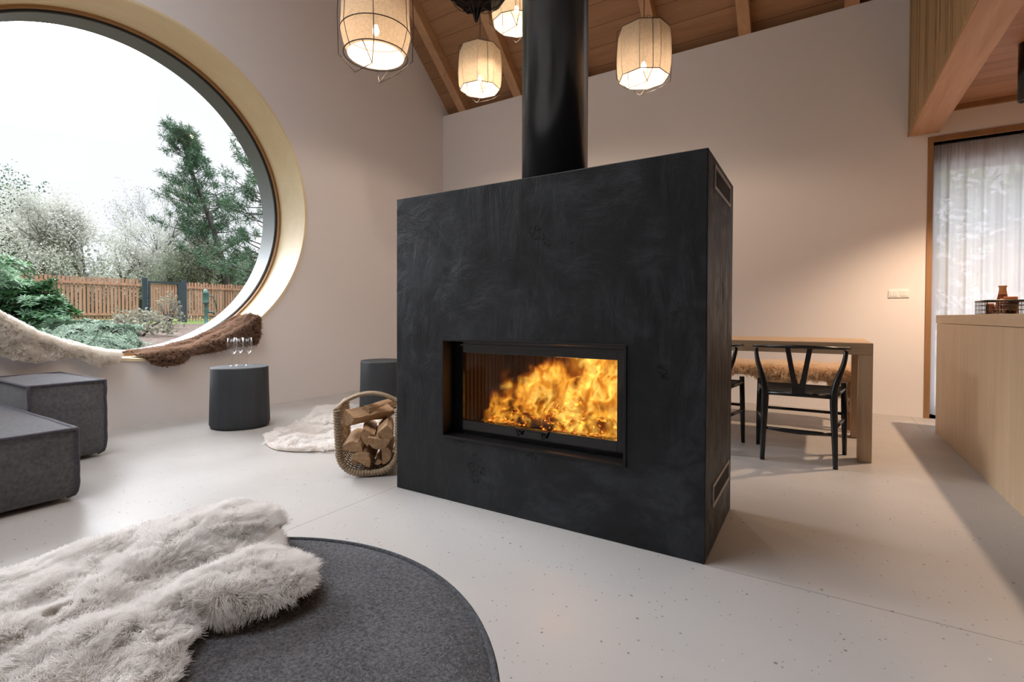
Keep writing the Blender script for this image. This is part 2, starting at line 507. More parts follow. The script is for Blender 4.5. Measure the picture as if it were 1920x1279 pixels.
win = empty('window_1', (0, 0, 0)); tag(win, kind='structure')
mb = ring(MB(), 1.440, 1.462, XW - 0.425, XW + 0.012); o = mb.build('window_lining', M_ply, win)
for p in o.data.polygons: p.use_smooth = True
m_ = o.modifiers.new('es', 'EDGE_SPLIT'); m_.split_angle = 0.6
ring(MB(), 1.418, 1.452, XW - 0.455, XW - 0.418).build('window_bead', M_bead, win)
ring(MB(), 1.405, 1.452, XW - 0.470, XW - 0.455).build('window_gasket', M_gasket, win)
o = ring(MB(), 1.400, 1.452, XW - 0.70, XW - 0.470).build('window_frame', M_alu, win)
for p in o.data.polygons: p.use_smooth = True
m_ = o.modifiers.new('es', 'EDGE_SPLIT'); m_.split_angle = 0.6
mb = MB(); n = 96
mb.f.append(tuple(range(n))); mb.s.append(False)
mb.v = [(XW - 0.462, WC_Y + 1.42 * math.cos(2 * PI * k / n), WC_Z + 1.42 * math.sin(2 * PI * k / n)) for k in range(n)]
mb.build('window_pane', M_glass, win, recalc=False)

# glazed terrace door added out of view beside the sofa to let in daylight
dr = empty('fill_door_1', (0, 0, 0)); tag(dr, kind='structure')
mb = MB()
for ya, yb in ((-1.70, -1.62), (0.17, 0.25), (-0.765, -0.685)): mb.box(XW - 0.30, XW - 0.22, ya, yb, 0.0, 2.45)
mb.box(XW - 0.30, XW - 0.22, -1.62, 0.17, 2.37, 2.45); mb.box(XW - 0.30, XW - 0.22, -1.62, 0.17, 0.0, 0.07)
mb.build('fill_door_frame', M_trimw, dr, bevel=0.003)
mb = MB(); mb.quad([(XW - 0.26, -1.62, 0.07), (XW - 0.26, 0.17, 0.07), (XW - 0.26, 0.17, 2.37), (XW - 0.26, -1.62, 2.37)]); mb.build('fill_door_pane', M_glass, dr, recalc=False)

# ------------------------------------------------------------------ tall curtained window
w2 = empty('window_2', (0, 0, 0)); tag(w2, kind='structure')
mb = MB(); mb.box(0.822, 0.862, YB - 0.012, YB + 0.16, 0, WZ1 + 0.05); mb.box(0.862, WX1, YB - 0.012, YB + 0.16, WZ1, WZ1 + 0.05)
mb.box(WX1, WX1 + 0.04, YB - 0.012, YB + 0.16, 0, WZ1 + 0.05); mb.build('window_trim', M_trimw, w2, bevel=0.002)
mb = MB(); mb.box(WX0, WX0 + 0.06, YB + 0.17, YB + 0.24, 0.0, WZ1); mb.box(WX1 - 0.06, WX1, YB + 0.17, YB + 0.24, 0.0, WZ1)
mb.box(WX0, WX1, YB + 0.17, YB + 0.24, WZ1 - 0.22, WZ1); mb.box(WX0, WX1, YB + 0.17, YB + 0.24, 0.0, 0.08)
mb.box(1.72, 1.80, YB + 0.17, YB + 0.24, 0, WZ1); mb.build('window_frame', M_trimw, w2, bevel=0.003)
mb = MB(); mb.quad([(WX0, YB + 0.2, 0), (WX1, YB + 0.2, 0), (WX1, YB + 0.2, WZ1), (WX0, YB + 0.2, WZ1)]); mb.build('window_pane', M_glass, w2, recalc=False)


def curtain_mat():
    m = Mat('sheer_white_cotton'); m.N.remove(m.b)
    v = m.coords((1, 1, 1)); f = m.noise(v, 700, 2)
    d = m.n('ShaderNodeBsdfDiffuse'); d.inputs[0].default_value = (0.86, 0.85, 0.86, 1)
    t = m.n('ShaderNodeBsdfTranslucent'); t.inputs[0].default_value = (0.80, 0.80, 0.84, 1)
    tr = m.n('ShaderNodeBsdfTransparent'); tr.inputs[0].default_value = (1, 1, 1, 1)
    a = m.n('ShaderNodeMixShader'); a.inputs[0].default_value = 0.75; m.link(d.outputs[0], a.inputs[1]); m.link(t.outputs[0], a.inputs[2])
    c = m.n('ShaderNodeMixShader'); m.link(m.ramp(f, [(0.3, 0.10), (0.7, 0.20)]), c.inputs[0]); m.link(a.outputs[0], c.inputs[1]); m.link(tr.outputs[0], c.inputs[2])
    m.link(c.outputs[0], m.out.inputs['Surface']); return m.m


cur = empty('curtain', (0, 0, 0), 0, 'sheer white gathered curtain hanging in the tall window beside the kitchen island', 'curtain')
rnd = random.Random(4)
folds = [(rnd.uniform(5, 9), rnd.uniform(0, 6), 0.010), (rnd.uniform(14, 18), rnd.uniform(0, 6), 0.010), (31, 1.1, 0.006)]
def cfn(u, v):
    x = WX0 + 0.012 + u * (WX1 - WX0 - 0.03); z = 0.02 + v * (WZ1 - 0.029)
    amp = (1.25 - 0.65 * v) * (1 if v < .85 else max(.25, 1 - (v - .85) * 5))
    y = YB + 0.075 + sum(a * amp * 1.6 * math.sin(2 * PI * f * u + p + 0.25 * math.sin(3 * v + f)) for f, p, a in folds)
    if v > 0.93: y += 0.006 * math.sin(2 * PI * 75 * u) * (v - 0.93) / 0.07
    return (x, y, z)
MB().grid(cfn, 620, 36).build('cloth', curtain_mat(), cur, recalc=False)
MB().box(WX0 + 0.002, WX1 - 0.002, YB + 0.052, YB + 0.068, WZ1 - 0.010, WZ1 - 0.001).build('curtain_rail', M_black, cur)

# ------------------------------------------------------------------ gallery (loft) over the kitchen
GX = 0.684; GZ = 2.533
b = MB(); b.box(GX, 0.90, YF, YB, GZ, GZ + 0.30); struct('trim_11', b, M_beamw, bevel=0.006)
b = MB()
rnd = random.Random(11); y = YB
b.box(GX + 0.008, GX + 0.04, YF, YR, GZ + 0.3, 4.6)
n0 = len(b.v)
poly = [(YR, GZ + 0.3), (YB, GZ + 0.3), (YB, ZE + 0.15), (5.0, 4.45), (YR, 4.6)]
b.v += [(GX + 0.008, yy, zz) for yy, zz in poly] + [(GX + 0.04, yy, zz) for yy, zz in poly]
m5 = len(poly)
b.f += [tuple(n0 + i for i in range(m5)), tuple(n0 + m5 + i for i in range(m5))[::-1]]; b.s += [False, False]
for i in range(m5): j = (i + 1) % m5; b.f.append((n0 + i, n0 + j, n0 + m5 + j, n0 + m5 + i)); b.s.append(False)
struct('wall_gallery_backing', b, plain('gallery_gap', (0.035, 0.018, 0.008), 0.8))
b = MB(); y = YB
while y > 0.2:
    wd = rnd.choice([0.03, 0.045, 0.06, 0.09, 0.16, 0.22, 0.26]); gap = rnd.choice([0.020, 0.030, 0.045])
    ya = y - wd; zt = min(4.6, ZE + 0.1 + SL * (YB - y)); b.box(GX - 0.004, GX + 0.008, ya, y, GZ + 0.045 + 0.0, zt); y = ya - gap
b.box(GX - 0.006, GX - 0.0005, 0.2, YB, GZ - 0.002, GZ + 0.045)
struct('wall_gallery', b, M_panel, bevel=0.0015)
b = MB(); b.box(0.90, XE, YF, YB, 2.745, 2.95)
struct('ceiling_kitchen', b, wood('kitchen_ceiling_boards', (0.34, 0.165, 0.085), (0.50, 0.28, 0.16), 0, 0.9, 0.55, planks=(1, 0.14)))
b = MB(); b.box(0.90, XE, YB - 0.03, YB, 2.70, 2.745); struct('trim_12', b, M_trimw)

# ------------------------------------------------------------------ wall switches
sw = empty('light_switch', (0.632, YB, 1.118), 0, 'double white rocker switch plate on the plaster wall left of the curtain', 'light switch')
MB().box(-0.076, 0.076, -0.009, 0, -0.036, 0.036).build('switch_plate', M_white, sw, bevel=0.003)
for dx in (-0.037, 0.037):
    for k in (-1, 1): MB().box(dx + k * 0.0135 - 0.0125, dx + k * 0.0135 + 0.0125, -0.013, -0.0085, -0.023, 0.023).build('rocker', M_white, sw, bevel=0.002)

# ------------------------------------------------------------------ fireplace
FX0, FX1, FY0, FY1, FH = -1.876, -0.338, 1.887, 2.503, 1.511
OX0, OX1, OZ0, OZ1 = -1.560, -0.642, 0.316, 0.784
fp = empty('fireplace', ((FX0 + FX1) / 2, (FY0 + FY1) / 2, 0), 0, 'freestanding black plastered fireplace block with a burning glass-fronted hearth', 'fireplace')
def loc(mb):  # mesh given in world coordinates -> local to the fireplace empty
    c = fp.location; mb.v = [(x - c.x, y - c.y, z - c.z) for x, y, z in mb.v]; return mb
mb = MB()
X = [FX0, OX0, OX1, FX1]; Z = [0, OZ0, OZ1, FH]
for i in range(3):
    for j in range(3):
        if (i, j) != (1, 1): mb.quad([(X[i], FY0, Z[j]), (X[i + 1], FY0, Z[j]), (X[i + 1], FY0, Z[j + 1]), (X[i], FY0, Z[j + 1])])
for i in range(3):
    mb.quad([(X[i], FY0, FH), (X[i + 1], FY0, FH), (X[i + 1], FY1, FH), (X[i], FY1, FH)])
    mb.quad([(X[i], FY0, 0), (X[i], FY1, 0), (X[i + 1], FY1, 0), (X[i + 1], FY0, 0)])
for j in range(3):
    mb.quad([(FX0, FY0, Z[j]), (FX0, FY0, Z[j + 1]), (FX0, FY1, Z[j + 1]), (FX0, FY1, Z[j])])
    mb.quad([(FX1, FY0, Z[j]), (FX1, FY1, Z[j]), (FX1, FY1, Z[j + 1]), (FX1, FY0, Z[j + 1])])
for i in range(3):
    for j in range(3): mb.quad([(X[i], FY1, Z[j]), (X[i], FY1, Z[j + 1]), (X[i + 1], FY1, Z[j + 1]), (X[i + 1], FY1, Z[j])])
YD = FY0 + 0.075
for (xa, za), (xb, zb) in (((OX0, OZ0), (OX1, OZ0)), ((OX1, OZ0), (OX1, OZ1)), ((OX1, OZ1), (OX0, OZ1)), ((OX0, OZ1), (OX0, OZ0))):
    mb.quad([(xa, FY0, za), (xa, YD + 0.02, za), (xb, YD + 0.02, zb), (xb, FY0, zb)])
loc(mb).build('fireplace_body', M_plb, fp, weld=True, bevel=0.004)

def rect_frame(mb, xa, xb, za, zb, w_, y0, y1):
    mb.box(xa, xa + w_, y0, y1, za, zb); mb.box(xb - w_, xb, y0, y1, za, zb)
    mb.box(xa + w_, xb - w_, y0, y1, za, za + w_); mb.box(xa + w_, xb - w_, y0, y1, zb - w_, zb); return mb
mb = rect_frame(MB(), OX0 - 0.008, OX1 + 0.008, OZ0 - 0.008, OZ1 + 0.008, 0.011, FY0 - 0.006, YD)
loc(mb).build('opening_frame', M_frame, fp, bevel=0.0015)
GX0, GX1, GZ0, GZ1 = -1.497, -0.700, 0.386, 0.722
mb = MB(); mb.box(OX0 + 0.003, GX0, YD, YD + 0.018, OZ0 + 0.003, OZ1 - 0.003); mb.box(GX1, OX1 - 0.003, YD, YD + 0.018, OZ0 + 0.003, OZ1 - 0.003)
mb.box(GX0, GX1, YD, YD + 0.018, OZ0 + 0.003, GZ0); mb.box(GX0, GX1, YD, YD + 0.018, GZ1, OZ1 - 0.003)
mb.box(OX0 + 0.02, OX1 - 0.02, YD - 0.012, YD, OZ1 - 0.030, OZ1 - 0.018)
door = loc(mb).build('fire_door', plain('black_glass_border', (0.004, 0.004, 0.005), 0.12), fp, bevel=0.001)
mb = MB(); mb.quad([(GX0, YD + 0.012, GZ0), (GX1, YD + 0.012, GZ0), (GX1, YD + 0.012, GZ1), (GX0, YD + 0.012, GZ1)])
loc(mb).build('door_glass', M_glass, door, recalc=False)
mb = MB()
for x in (-1.165, -1.035):
    mb.bar((x - 0.018, YD - 0.004, GZ0 - 0.006), (x, YD - 0.018, GZ0 - 0.034), 0.008, 0.006); mb.bar((x + 0.018, YD - 0.004, GZ0 - 0.006), (x, YD - 0.018, GZ0 - 0.034), 0.008, 0.006)
mb.bar((-1.185, YD - 0.014, GZ0 - 0.004), (-1.015, YD - 0.014, GZ0 - 0.004), 0.008, 0.008)
loc(mb).build('door_handle', M_dark, door, bevel=0.001)
# firebox: ribbed liner behind the glass
YBK = FY1 - 0.06
mb = MB()
mb.quad([(OX0, YD + .02, OZ0), (OX0, YBK, OZ0), (OX0, YBK, OZ1), (OX0, YD + .02, OZ1)]); mb.quad([(OX1, YD + .02, OZ0), (OX1, YD + .02, OZ1), (OX1, YBK, OZ1), (OX1, YBK, OZ0)])
mb.quad([(OX0, YD + .02, OZ0 + .03), (OX1, YD + .02, OZ0 + .03), (OX1, YBK, OZ0 + .03), (OX0, YBK, OZ0 + .03)]); mb.quad([(OX0, YD + .02, OZ1), (OX0, YBK, OZ1), (OX1, YBK, OZ1), (OX1, YD + .02, OZ1)])
yy = YD + 0.03
while yy < YBK - 0.03:
    mb.box(OX0, OX0 + 0.012, yy, yy + 0.026, OZ0, OZ1); mb.box(OX1 - 0.012, OX1, yy, yy + 0.026, OZ0, OZ1); yy += 0.034
xx = OX0
while xx < OX1:
    mb.box(xx, min(xx + 0.028, OX1), YBK - 0.012, YBK, OZ0, OZ1); xx += 0.036
mb.quad([(OX0, YBK + .001, OZ0), (OX1, YBK + .001, OZ0), (OX1, YBK + .001, OZ1), (OX0, YBK + .001, OZ1)])
loc(mb).build('firebox_lining', plain('firebrick', (0.035, 0.022, 0.018), 0.9, var=0.35, scale=20), fp, recalc=False)
def vent(z0, z1, y0, y1):
    v = MB(); x0, x1 = FX1, FX1 + 0.005
    v.box(x0, x1, y0, y1, z0, z0 + 0.012); v.box(x0, x1, y0, y1, z1 - 0.012, z1)
    v.box(x0, x1, y0, y0 + 0.012, z0 + .012, z1 - .012); v.box(x0, x1, y1 - 0.012, y1, z0 + .012, z1 - .012)
    o = loc(v).build('air_vent', plain('vent_steel', (0.42, 0.38, 0.35), 0.45), fp, bevel=0.001)
    v = MB(); v.box(x0, x0 + 0.0015, y0 + .012, y1 - .012, z0 + .012, z1 - .012)
    loc(v).build('vent_shade_plate', M_ventshade, o)  # black plate painted as the shade inside an open vent
vent(1.390, 1.482, 2.006, 2.396); vent(0.162, 0.251, 2.023, 2.434)

# flames: an emitting gas volume
def fire_mat(seed, right):
    m = Mat('flames'); m.N.remove(m.b)
    tcn = m.n('ShaderNodeTexCoord'); mp = m.n('ShaderNodeMapping'); mp.inputs['Scale'].default_value = (10, 3.5, 6.0); mp.inputs['Location'].default_value = (seed, seed * .7, 0)
    m.link(tcn.outputs['Object'], mp.inputs[0])
    wn = m.n('ShaderNodeTexNoise'); wn.inputs['Scale'].default_value = 0.9; wn.inputs['Detail'].default_value = 2; m.link(mp.outputs[0], wn.inputs['Vector'])
    sub = m.n('ShaderNodeVectorMath', operation='SUBTRACT'); sub.inputs[1].default_value = (.5, .5, .5); m.link(wn.outputs['Color'], sub.inputs[0])
    scl = m.n('ShaderNodeVectorMath', operation='SCALE'); scl.inputs['Scale'].default_value = 2.6; m.link(sub.outputs[0], scl.inputs[0])
    add = m.n('ShaderNodeVectorMath', operation='ADD'); m.link(mp.outputs[0], add.inputs[0]); m.link(scl.outputs[0], add.inputs[1])
    n1 = m.noise(add.outputs[0], 1.0, 3, 0.55)
    rg = m.math('SUBTRACT', 1.0, m.math('MULTIPLY', m.math('ABSOLUTE', m.math('SUBTRACT', n1, 0.5)), 8.5), clamp=True)
    n2 = m.noise(add.outputs[0], 0.55, 2, 0.5)
    sp = m.n('ShaderNodeSeparateXYZ'); m.link(tcn.outputs['Generated'], sp.inputs[0])
    # flame height grows to the right of the hearth
    env = m.ramp(sp.outputs[0], [(0.0, 0.1), (0.05, 0.52), (0.36, 0.72), (0.46, 1.0), (1.0, 1.15)])
    hgt = m.math('SUBTRACT', m.math('ADD', env, m.math('MULTIPLY', m.math('SUBTRACT', n2, 0.5), 1.1)), sp.outputs[2])
    hm = m.math('MULTIPLY', hgt, 7.0, clamp=True)
    body = m.math('MULTIPLY', m.math('SUBTRACT', n2, m.math('SUBTRACT', 0.66, m.math('MULTIPLY', env, 0.26))), 5.0, clamp=True)
    den = m.math('MULTIPLY', m.math('ADD', m.math('POWER', rg, 2.0), m.math('MULTIPLY', body, 0.45)), hm)
    cr = m.ramp(m.math('MULTIPLY', den, 0.9), [(0.0, (1.0, 0.13, 0.005)), (0.35, (1.0, 0.27, 0.012)), (0.8, (1.0, 0.47, 0.04)), (1.0, (1.0, 0.62, 0.12))])
    e = m.n('ShaderNodeEmission'); m.link(cr, e.inputs[0]); m.link(m.math('MULTIPLY', den, right), e.inputs[1])
    m.link(e.outputs[0], m.out.inputs['Volume']); return m.m


flame = empty('fire', ((GX0 + GX1) / 2, 2.16, 0.36), 0, 'orange and yellow flames burning behind the fireplace glass', 'fire'); flame['kind'] = 'stuff'
for k, (yy, d, sd, st) in enumerate(((-0.075, 0.05, 1.3, 13.0), (0.03, 0.06, 7.7, 8.0))):
    MB().box(-0.365, 0.400, yy, yy + d, 0.02 if k else 0.0, 0.37).build('flame', fire_mat(sd, st), flame)
fl = bpy.data.lights.new('fire_glow', 'POINT'); fl.energy = 2.6; fl.color = (1, 0.38, 0.10); fl.shadow_soft_size = 0.07
fo = bpy.data.objects.new('fire_glow', fl); COL.objects.link(fo); fo.location = (0.05, -0.02, 0.17); fo.parent = flame

# ------------------------------------------------------------------ logs
def bark_end_mat(name, axis_len):
    m = Mat(name); m.set(Roughness=0.85); t = m.n('ShaderNodeTexCoord'); sp = m.n('ShaderNodeSeparateXYZ'); m.link(t.outputs['Object'], sp.inputs[0])
    g = m.n('ShaderNodeNewGeometry')
    v = m.coords((60, 3, 60)); f = m.noise(v, 1, 5, 0.6, .3); v2 = m.coords(); r = m.n('ShaderNodeTexWave', wave_type='RINGS', rings_direction='Y'); r.inputs['Scale'].default_value = 24; r.inputs['Distortion'].default_value = 2.5
    m.link(v2, r.inputs['Vector'])
    ln = m.ramp(f, [(0.3, (0.30, 0.17, 0.085)), (0.7, (0.52, 0.34, 0.19))])
    en = m.ramp(r.outputs['Fac'], [(0.0, (0.60, 0.40, 0.21)), (1.0, (0.76, 0.56, 0.33))])
    ab = m.math('GREATER_THAN', m.math('ABSOLUTE', sp.outputs[1]), axis_len / 2 - 0.003)
    c = m.mix(ab, ln, m.mix(m.math('MULTIPLY', m.noise(v2, 30, 4), 0.35), en, (0.30, 0.16, 0.07)))
    m.col(c); m.bump(f, 0.6, 0.004); return m.m


M_log = bark_end_mat('split_log_wood', 0.36)
M_bark = plain('log_bark', (0.09, 0.062, 0.045), 0.9, var=0.5, scale=25, bump=1.0, bscale=50)
M_char = Mat('charred_log'); M_char.set(Roughness=0.9); M_char.col((0.012, 0.008, 0.006))
_v = M_char.coords(); _e = M_char.ramp(M_char.noise(_v, 38, 4, .7), [(0.56, 0.0), (0.68, 1.0)])
M_char.b.inputs['Emission Color'].default_value = (1, 0.22, 0.02, 1); M_char.link(M_char.math('MULTIPLY', _e, 3.0), M_char.b.inputs['Emission Strength']); M_char.bump(M_char.noise(_v, 60, 4), 1, .006)
M_char = M_char.m


def log_mesh(kind, r, length, seed):
    """split log lying along Y: 'half', 'wedge' or 'block' cross-section"""
    rn = random.Random(seed); prof = []
    if kind == 'half': prof = [(r * math.cos(a), r * math.sin(a)) for a in np.linspace(0, PI, 9)]
    elif kind == 'wedge': prof = [(0, 0)] + [(r * math.cos(a), r * math.sin(a)) for a in np.linspace(0.2, 1.75, 7)]
    else: prof = [(-r * .6, -r * .55), (r * .7, -r * .6), (r * .8, r * .2), (r * .3, r * .65), (-r * .5, r * .6)]
    cx = sum(p[0] for p in prof) / len(prof); cy = sum(p[1] for p in prof) / len(prof)
    prof = [(x - cx + rn.uniform(-.03, .03) * r, y - cy + rn.uniform(-.03, .03) * r) for x, y in prof]
    mb = MB(); ny = 7; n = len(prof)
    for j in range(ny + 1):
        yy = -length / 2 + length * j / ny; dx, dz = rn.uniform(-.02, .02) * r * 2, rn.uniform(-.02, .02) * r * 2
        if j in (0, ny): dx = dz = 0
        for x, z in prof: mb.v.append((x + dx, yy, z + dz))
    for j in range(ny):
        for k in range(n): l = (k + 1) % n; mb.f.append((j * n + k, j * n + l, (j + 1) * n + l, (j + 1) * n + k)); mb.s.append(False)
    mb.f.append(tuple(range(n))[::-1]); mb.f.append(tuple(ny * n + k for k in range(n))); mb.s += [False, False]
    return mb


# burning logs
for i, (x, y, z, rz, ry, tilt, k, lab) in enumerate([
        (-1.22, 2.16, 0.385, 1.35, 0.2, 0.10, 'half', 'charred split log smouldering at the left of the fire'),
        (-0.93, 2.18, 0.390, 1.75, 1.5, 0.05, 'wedge', 'charred log lying low under the tallest flames at the right'),
        (-1.09, 2.26, 0.44, 0.7, 0.9, -0.45, 'wedge', 'blackened log propped upright at a slant in the middle of the fire')]):
    o = log_mesh(k, 0.058, 0.34, 40 + i).build('burning_log', M_char, None, bevel=0.003)
    o.location = (x, y, z); o.rotation_euler = (tilt, ry, rz); tag(o, lab, 'log', 'logs burning in the hearth')
o = MB().box(-0.395, 0.395, -0.10, 0.10, 0, 0.012).build('ember_bed', M_char, None); o.location = ((GX0 + GX1) / 2, 2.19, OZ0 + 0.031)
tag(o, 'bed of glowing embers beneath the flames', 'embers', kind='stuff')

# flue pipe
pc = (-1.120, 2.215)
mb = MB(); mb.lathe([(0.163, 0), (0.163, 4.8)], 48, (0, 0, 0), capb=True, capt=True); mb.lathe([(0.170, 0.0), (0.170, 0.012), (0.163, 0.012)], 48)
o = mb.build('flue_pipe', M_pipe); o.location = (pc[0], pc[1], FH); tag(o, 'thick matt black flue pipe rising from the fireplace block to the ceiling', 'pipe')

# ------------------------------------------------------------------ log basket beside the fireplace
BL = 0.36            # basket length; its axis is turned 26 degrees away from the fireplace
wick = plain('grey_wicker', (0.34, 0.25, 0.16), 0.75, var=0.45, scale=40, bump=0.8, bscale=200)
bk = empty('firewood_basket', (-2.254, 2.062, 0), math.radians(42), 'grey wicker cradle basket with arched handle, filled with split firewood', 'basket')
def uprof(t, off=0.0):   # t in -1..1 along the U from left top to right top
    hw, H, rr = 0.180 - off, 0.375, 0.12
    segs = H - rr; arc = rr * PI / 2; flat = 2 * (hw - rr); tot = 2 * segs + 2 * arc + flat; s = (t + 1) / 2 * tot
    if s < segs: return (-hw - 0.012 * (1 - s / segs), H - s)
    s -= segs
    if s < arc: a = s / rr; return (-hw + rr - rr * math.cos(a), off + rr - rr * math.sin(a))
    s -= arc
    if s < flat: return (-hw + rr + s, off)
    s -= flat
    if s < arc: a = s / rr; return (hw - rr + rr * math.sin(a), off + rr - rr * math.cos(a))
    s -= arc; return (hw, rr + s)
mb = MB()
for k in range(44):
    t = -1 + 2 * k / 43; x, z = uprof(t, 0.018)
    mb.tube([(x + (0.004 if (j + k) % 2 else -0.004), -BL / 2 + BL * j / 12, z + 0.003) for j in range(13)], 0.0038, 5)
for j in range(9):
    y = -BL / 2 + BL * (j + 0.5) / 9
    mb.tube([(uprof(-1 + 2 * k / 48, 0.018)[0], y, uprof(-1 + 2 * k / 48, 0.018)[1] + 0.003) for k in range(49)], 0.005, 5)
mb.build('woven_side', wick, bk)
for y in (-BL / 2, BL / 2):
    pts = [(uprof(-1 + 2 * k / 300, 0.02)[0], y, uprof(-1 + 2 * k / 300, 0.02)[1] + 0.002) for k in range(301)]
    MB().tube(pts, [0.020 if k % 5 < 3 else 0.0155 for k in range(301)], 10, flat=1.0).build('basket_rim', wick, bk)
for sx in (-0.176, 0.163):
    MB().tube([(sx, -BL / 2, 0.375), (sx, BL / 2, 0.375)], 0.014, 8).build('top_rail', wick, bk)
hp = [(-0.176 + 0.339 * t, 0.0, 0.375 + 0.070 * math.sin(PI * t) ** 0.7) for t in np.linspace(0, 1, 30)]
mb = MB(); mb.tube(hp, 0.011, 8); mb.tube([(x, y + 0.020, z - 0.003) for x, y, z in hp], 0.010, 8); mb.tube([(x, y - 0.020, z - 0.003) for x, y, z in hp], 0.010, 8)
mb.build('handle', wick, bk)
logs = [  # local x, z, radius, roll, kind, dy, yaw, pitch, label
    (-0.020, 0.298, 0.098, 2.2, 'wedge', 0.02, -0.80, 0.0, 'largest split log, lying slantwise on top of the basket'),
    (-0.098, 0.178, 0.058, 0.2, 'half', 0.0, 0.0, 0, 'half-round log end low against the left side of the basket'),
    (-0.035, 0.215, 0.078, -2.4, 'wedge', 0.02, 0.05, 0, 'orange-toned wedge log under the big top log'),
    (0.052, 0.180, 0.062, 3.3, 'half', -0.01, 0.05, 0, 'pale flat-topped half log in the middle of the stack'),
    (-0.025, 0.112, 0.060, 0.5, 'half', -0.01, -0.05, 0, 'pale split log lying at the bottom of the basket'),
    (0.108, 0.238, 0.060, 0.8, 'block', 0.0, 0.05, 0, 'rough-ended log high against the fireplace side'),
    (0.118, 0.120, 0.054, 1.5, 'half', 0.0, 0, 0, 'rounded orange log end low at the fireplace side'),
    (0.066, 0.070, 0.034, 2.2, 'wedge', 0.01, 0, 0, 'small dark reddish wedge at the very bottom of the basket'),
    (-0.090, 0.080, 0.036, 1.2, 'wedge', 0.02, 0, 0, 'thin wedge log at the bottom left curve of the basket'),
    (0.060, 0.345, 0.040, 0.5, 'block', 0.12, -0.5, 0.0, 'log behind the big top log under the handle')]
for i, (x, z, r, roll, k, dy, yaw, pit, lab) in enumerate(logs):
    o = log_mesh(k, r, 0.34 if i else 0.30, i).build('firewood_log', M_log, None, bevel=0.002, seg=1)
    p = bk.matrix_world if False else (Matrix.Translation(bk.location) @ Matrix.Rotation(math.radians(42), 4, 'Z'))
    o.location = p @ Vector((x * 0.86, -0.012 + dy, z)); o.rotation_euler = (pit, roll, yaw + math.radians(42)); tag(o, lab, 'log', 'firewood stacked in the wicker basket')

# ------------------------------------------------------------------ concrete-look stump stools
def stump_mat():
    m = Mat('grey_stained_stump'); m.set(Roughness=0.7); v = m.coords((14, 14, 1.2)); f = m.noise(v, 1, 6, .65, .3); g = m.noise(m.coords(), 5, 4)
    m.col(m.mix(f, (0.018, 0.022, 0.027), m.mix(g, (0.034, 0.040, 0.047), (0.068, 0.074, 0.082)))); m.bump(f, .35, .004); return m.m
M_stump = stump_mat()
def stump(x, y, h, r, seed, label):
    e = lambda a, z: 1 + 0.022 * math.sin(2 * a + seed) + 0.015 * math.sin(3 * a + 2 * seed) + 0.010 * math.sin(5 * a + seed)
    mb = MB(); mb.lathe([(r * .90, 0.0), (r * .97, 0.006), (r * 1.02, 0.03), (r * 1.01, 0.12), (r * 0.985, h * .6), (r * 0.97, h - 0.012), (r * 0.955, h)], 64, fn=e, capb=True, capt=True)
    o = mb.build('stump_stool', M_stump); o.location = (x, y, 0.0); tag(o, label, 'stool', 'grey tree-stump stools'); return o
stump(-4.02, 2.275, 0.487, 0.215, 0.6, 'dark grey stump stool under the round window, with wine glasses on it')
stump(-3.50, 3.345, 0.482, 0.218, 2.3, 'dark grey stump stool half hidden behind the firewood basket and fireplace')

# wine glasses
gl = MB()
prof = [(0.0, 0.001), (0.034, 0.001), (0.036, 0.003), (0.012, 0.006), (0.004, 0.014), (0.0032, 0.06), (0.0045, 0.098), (0.018, 0.106), (0.034, 0.125), (0.0385, 0.15), (0.034, 0.232), (0.0332, 0.232), (0.0375, 0.15), (0.033, 0.127), (0.017, 0.109), (0.0, 0.104)]
gl.lathe(prof, 32); g0 = gl.build('wine_glass', M_wine, None, weld=True)
for i, (x, y, lab) in enumerate([(-4.05, 2.225, 'leftmost of the three clear wine glasses on the stump stool'), (-4.10, 2.305, 'middle wine glass, farthest back on the stump stool'), (-4.005, 2.325, 'rightmost of the three clear wine glasses on the stump stool')]):
    o = g0 if i == 0 else g0.copy()
    if i: COL.objects.link(o)
    o.location = (x, y, 0.4875); tag(o, lab, 'wine glass', 'wine glasses on the stump stool')

# ------------------------------------------------------------------ upholstery
M_fab = fabric('charcoal_wool', (0.060, 0.062, 0.072), (0.165, 0.168, 0.185), 800)
M_pip = fabric('charcoal_piping', (0.045, 0.042, 0.058), (0.095, 0.092, 0.115), 500)
M_bou = boucle('grey_boucle', (0.038, 0.040, 0.047), (0.21, 0.215, 0.235))
M_boup = boucle('grey_boucle_piping', (0.035, 0.040, 0.050), (0.12, 0.13, 0.15))


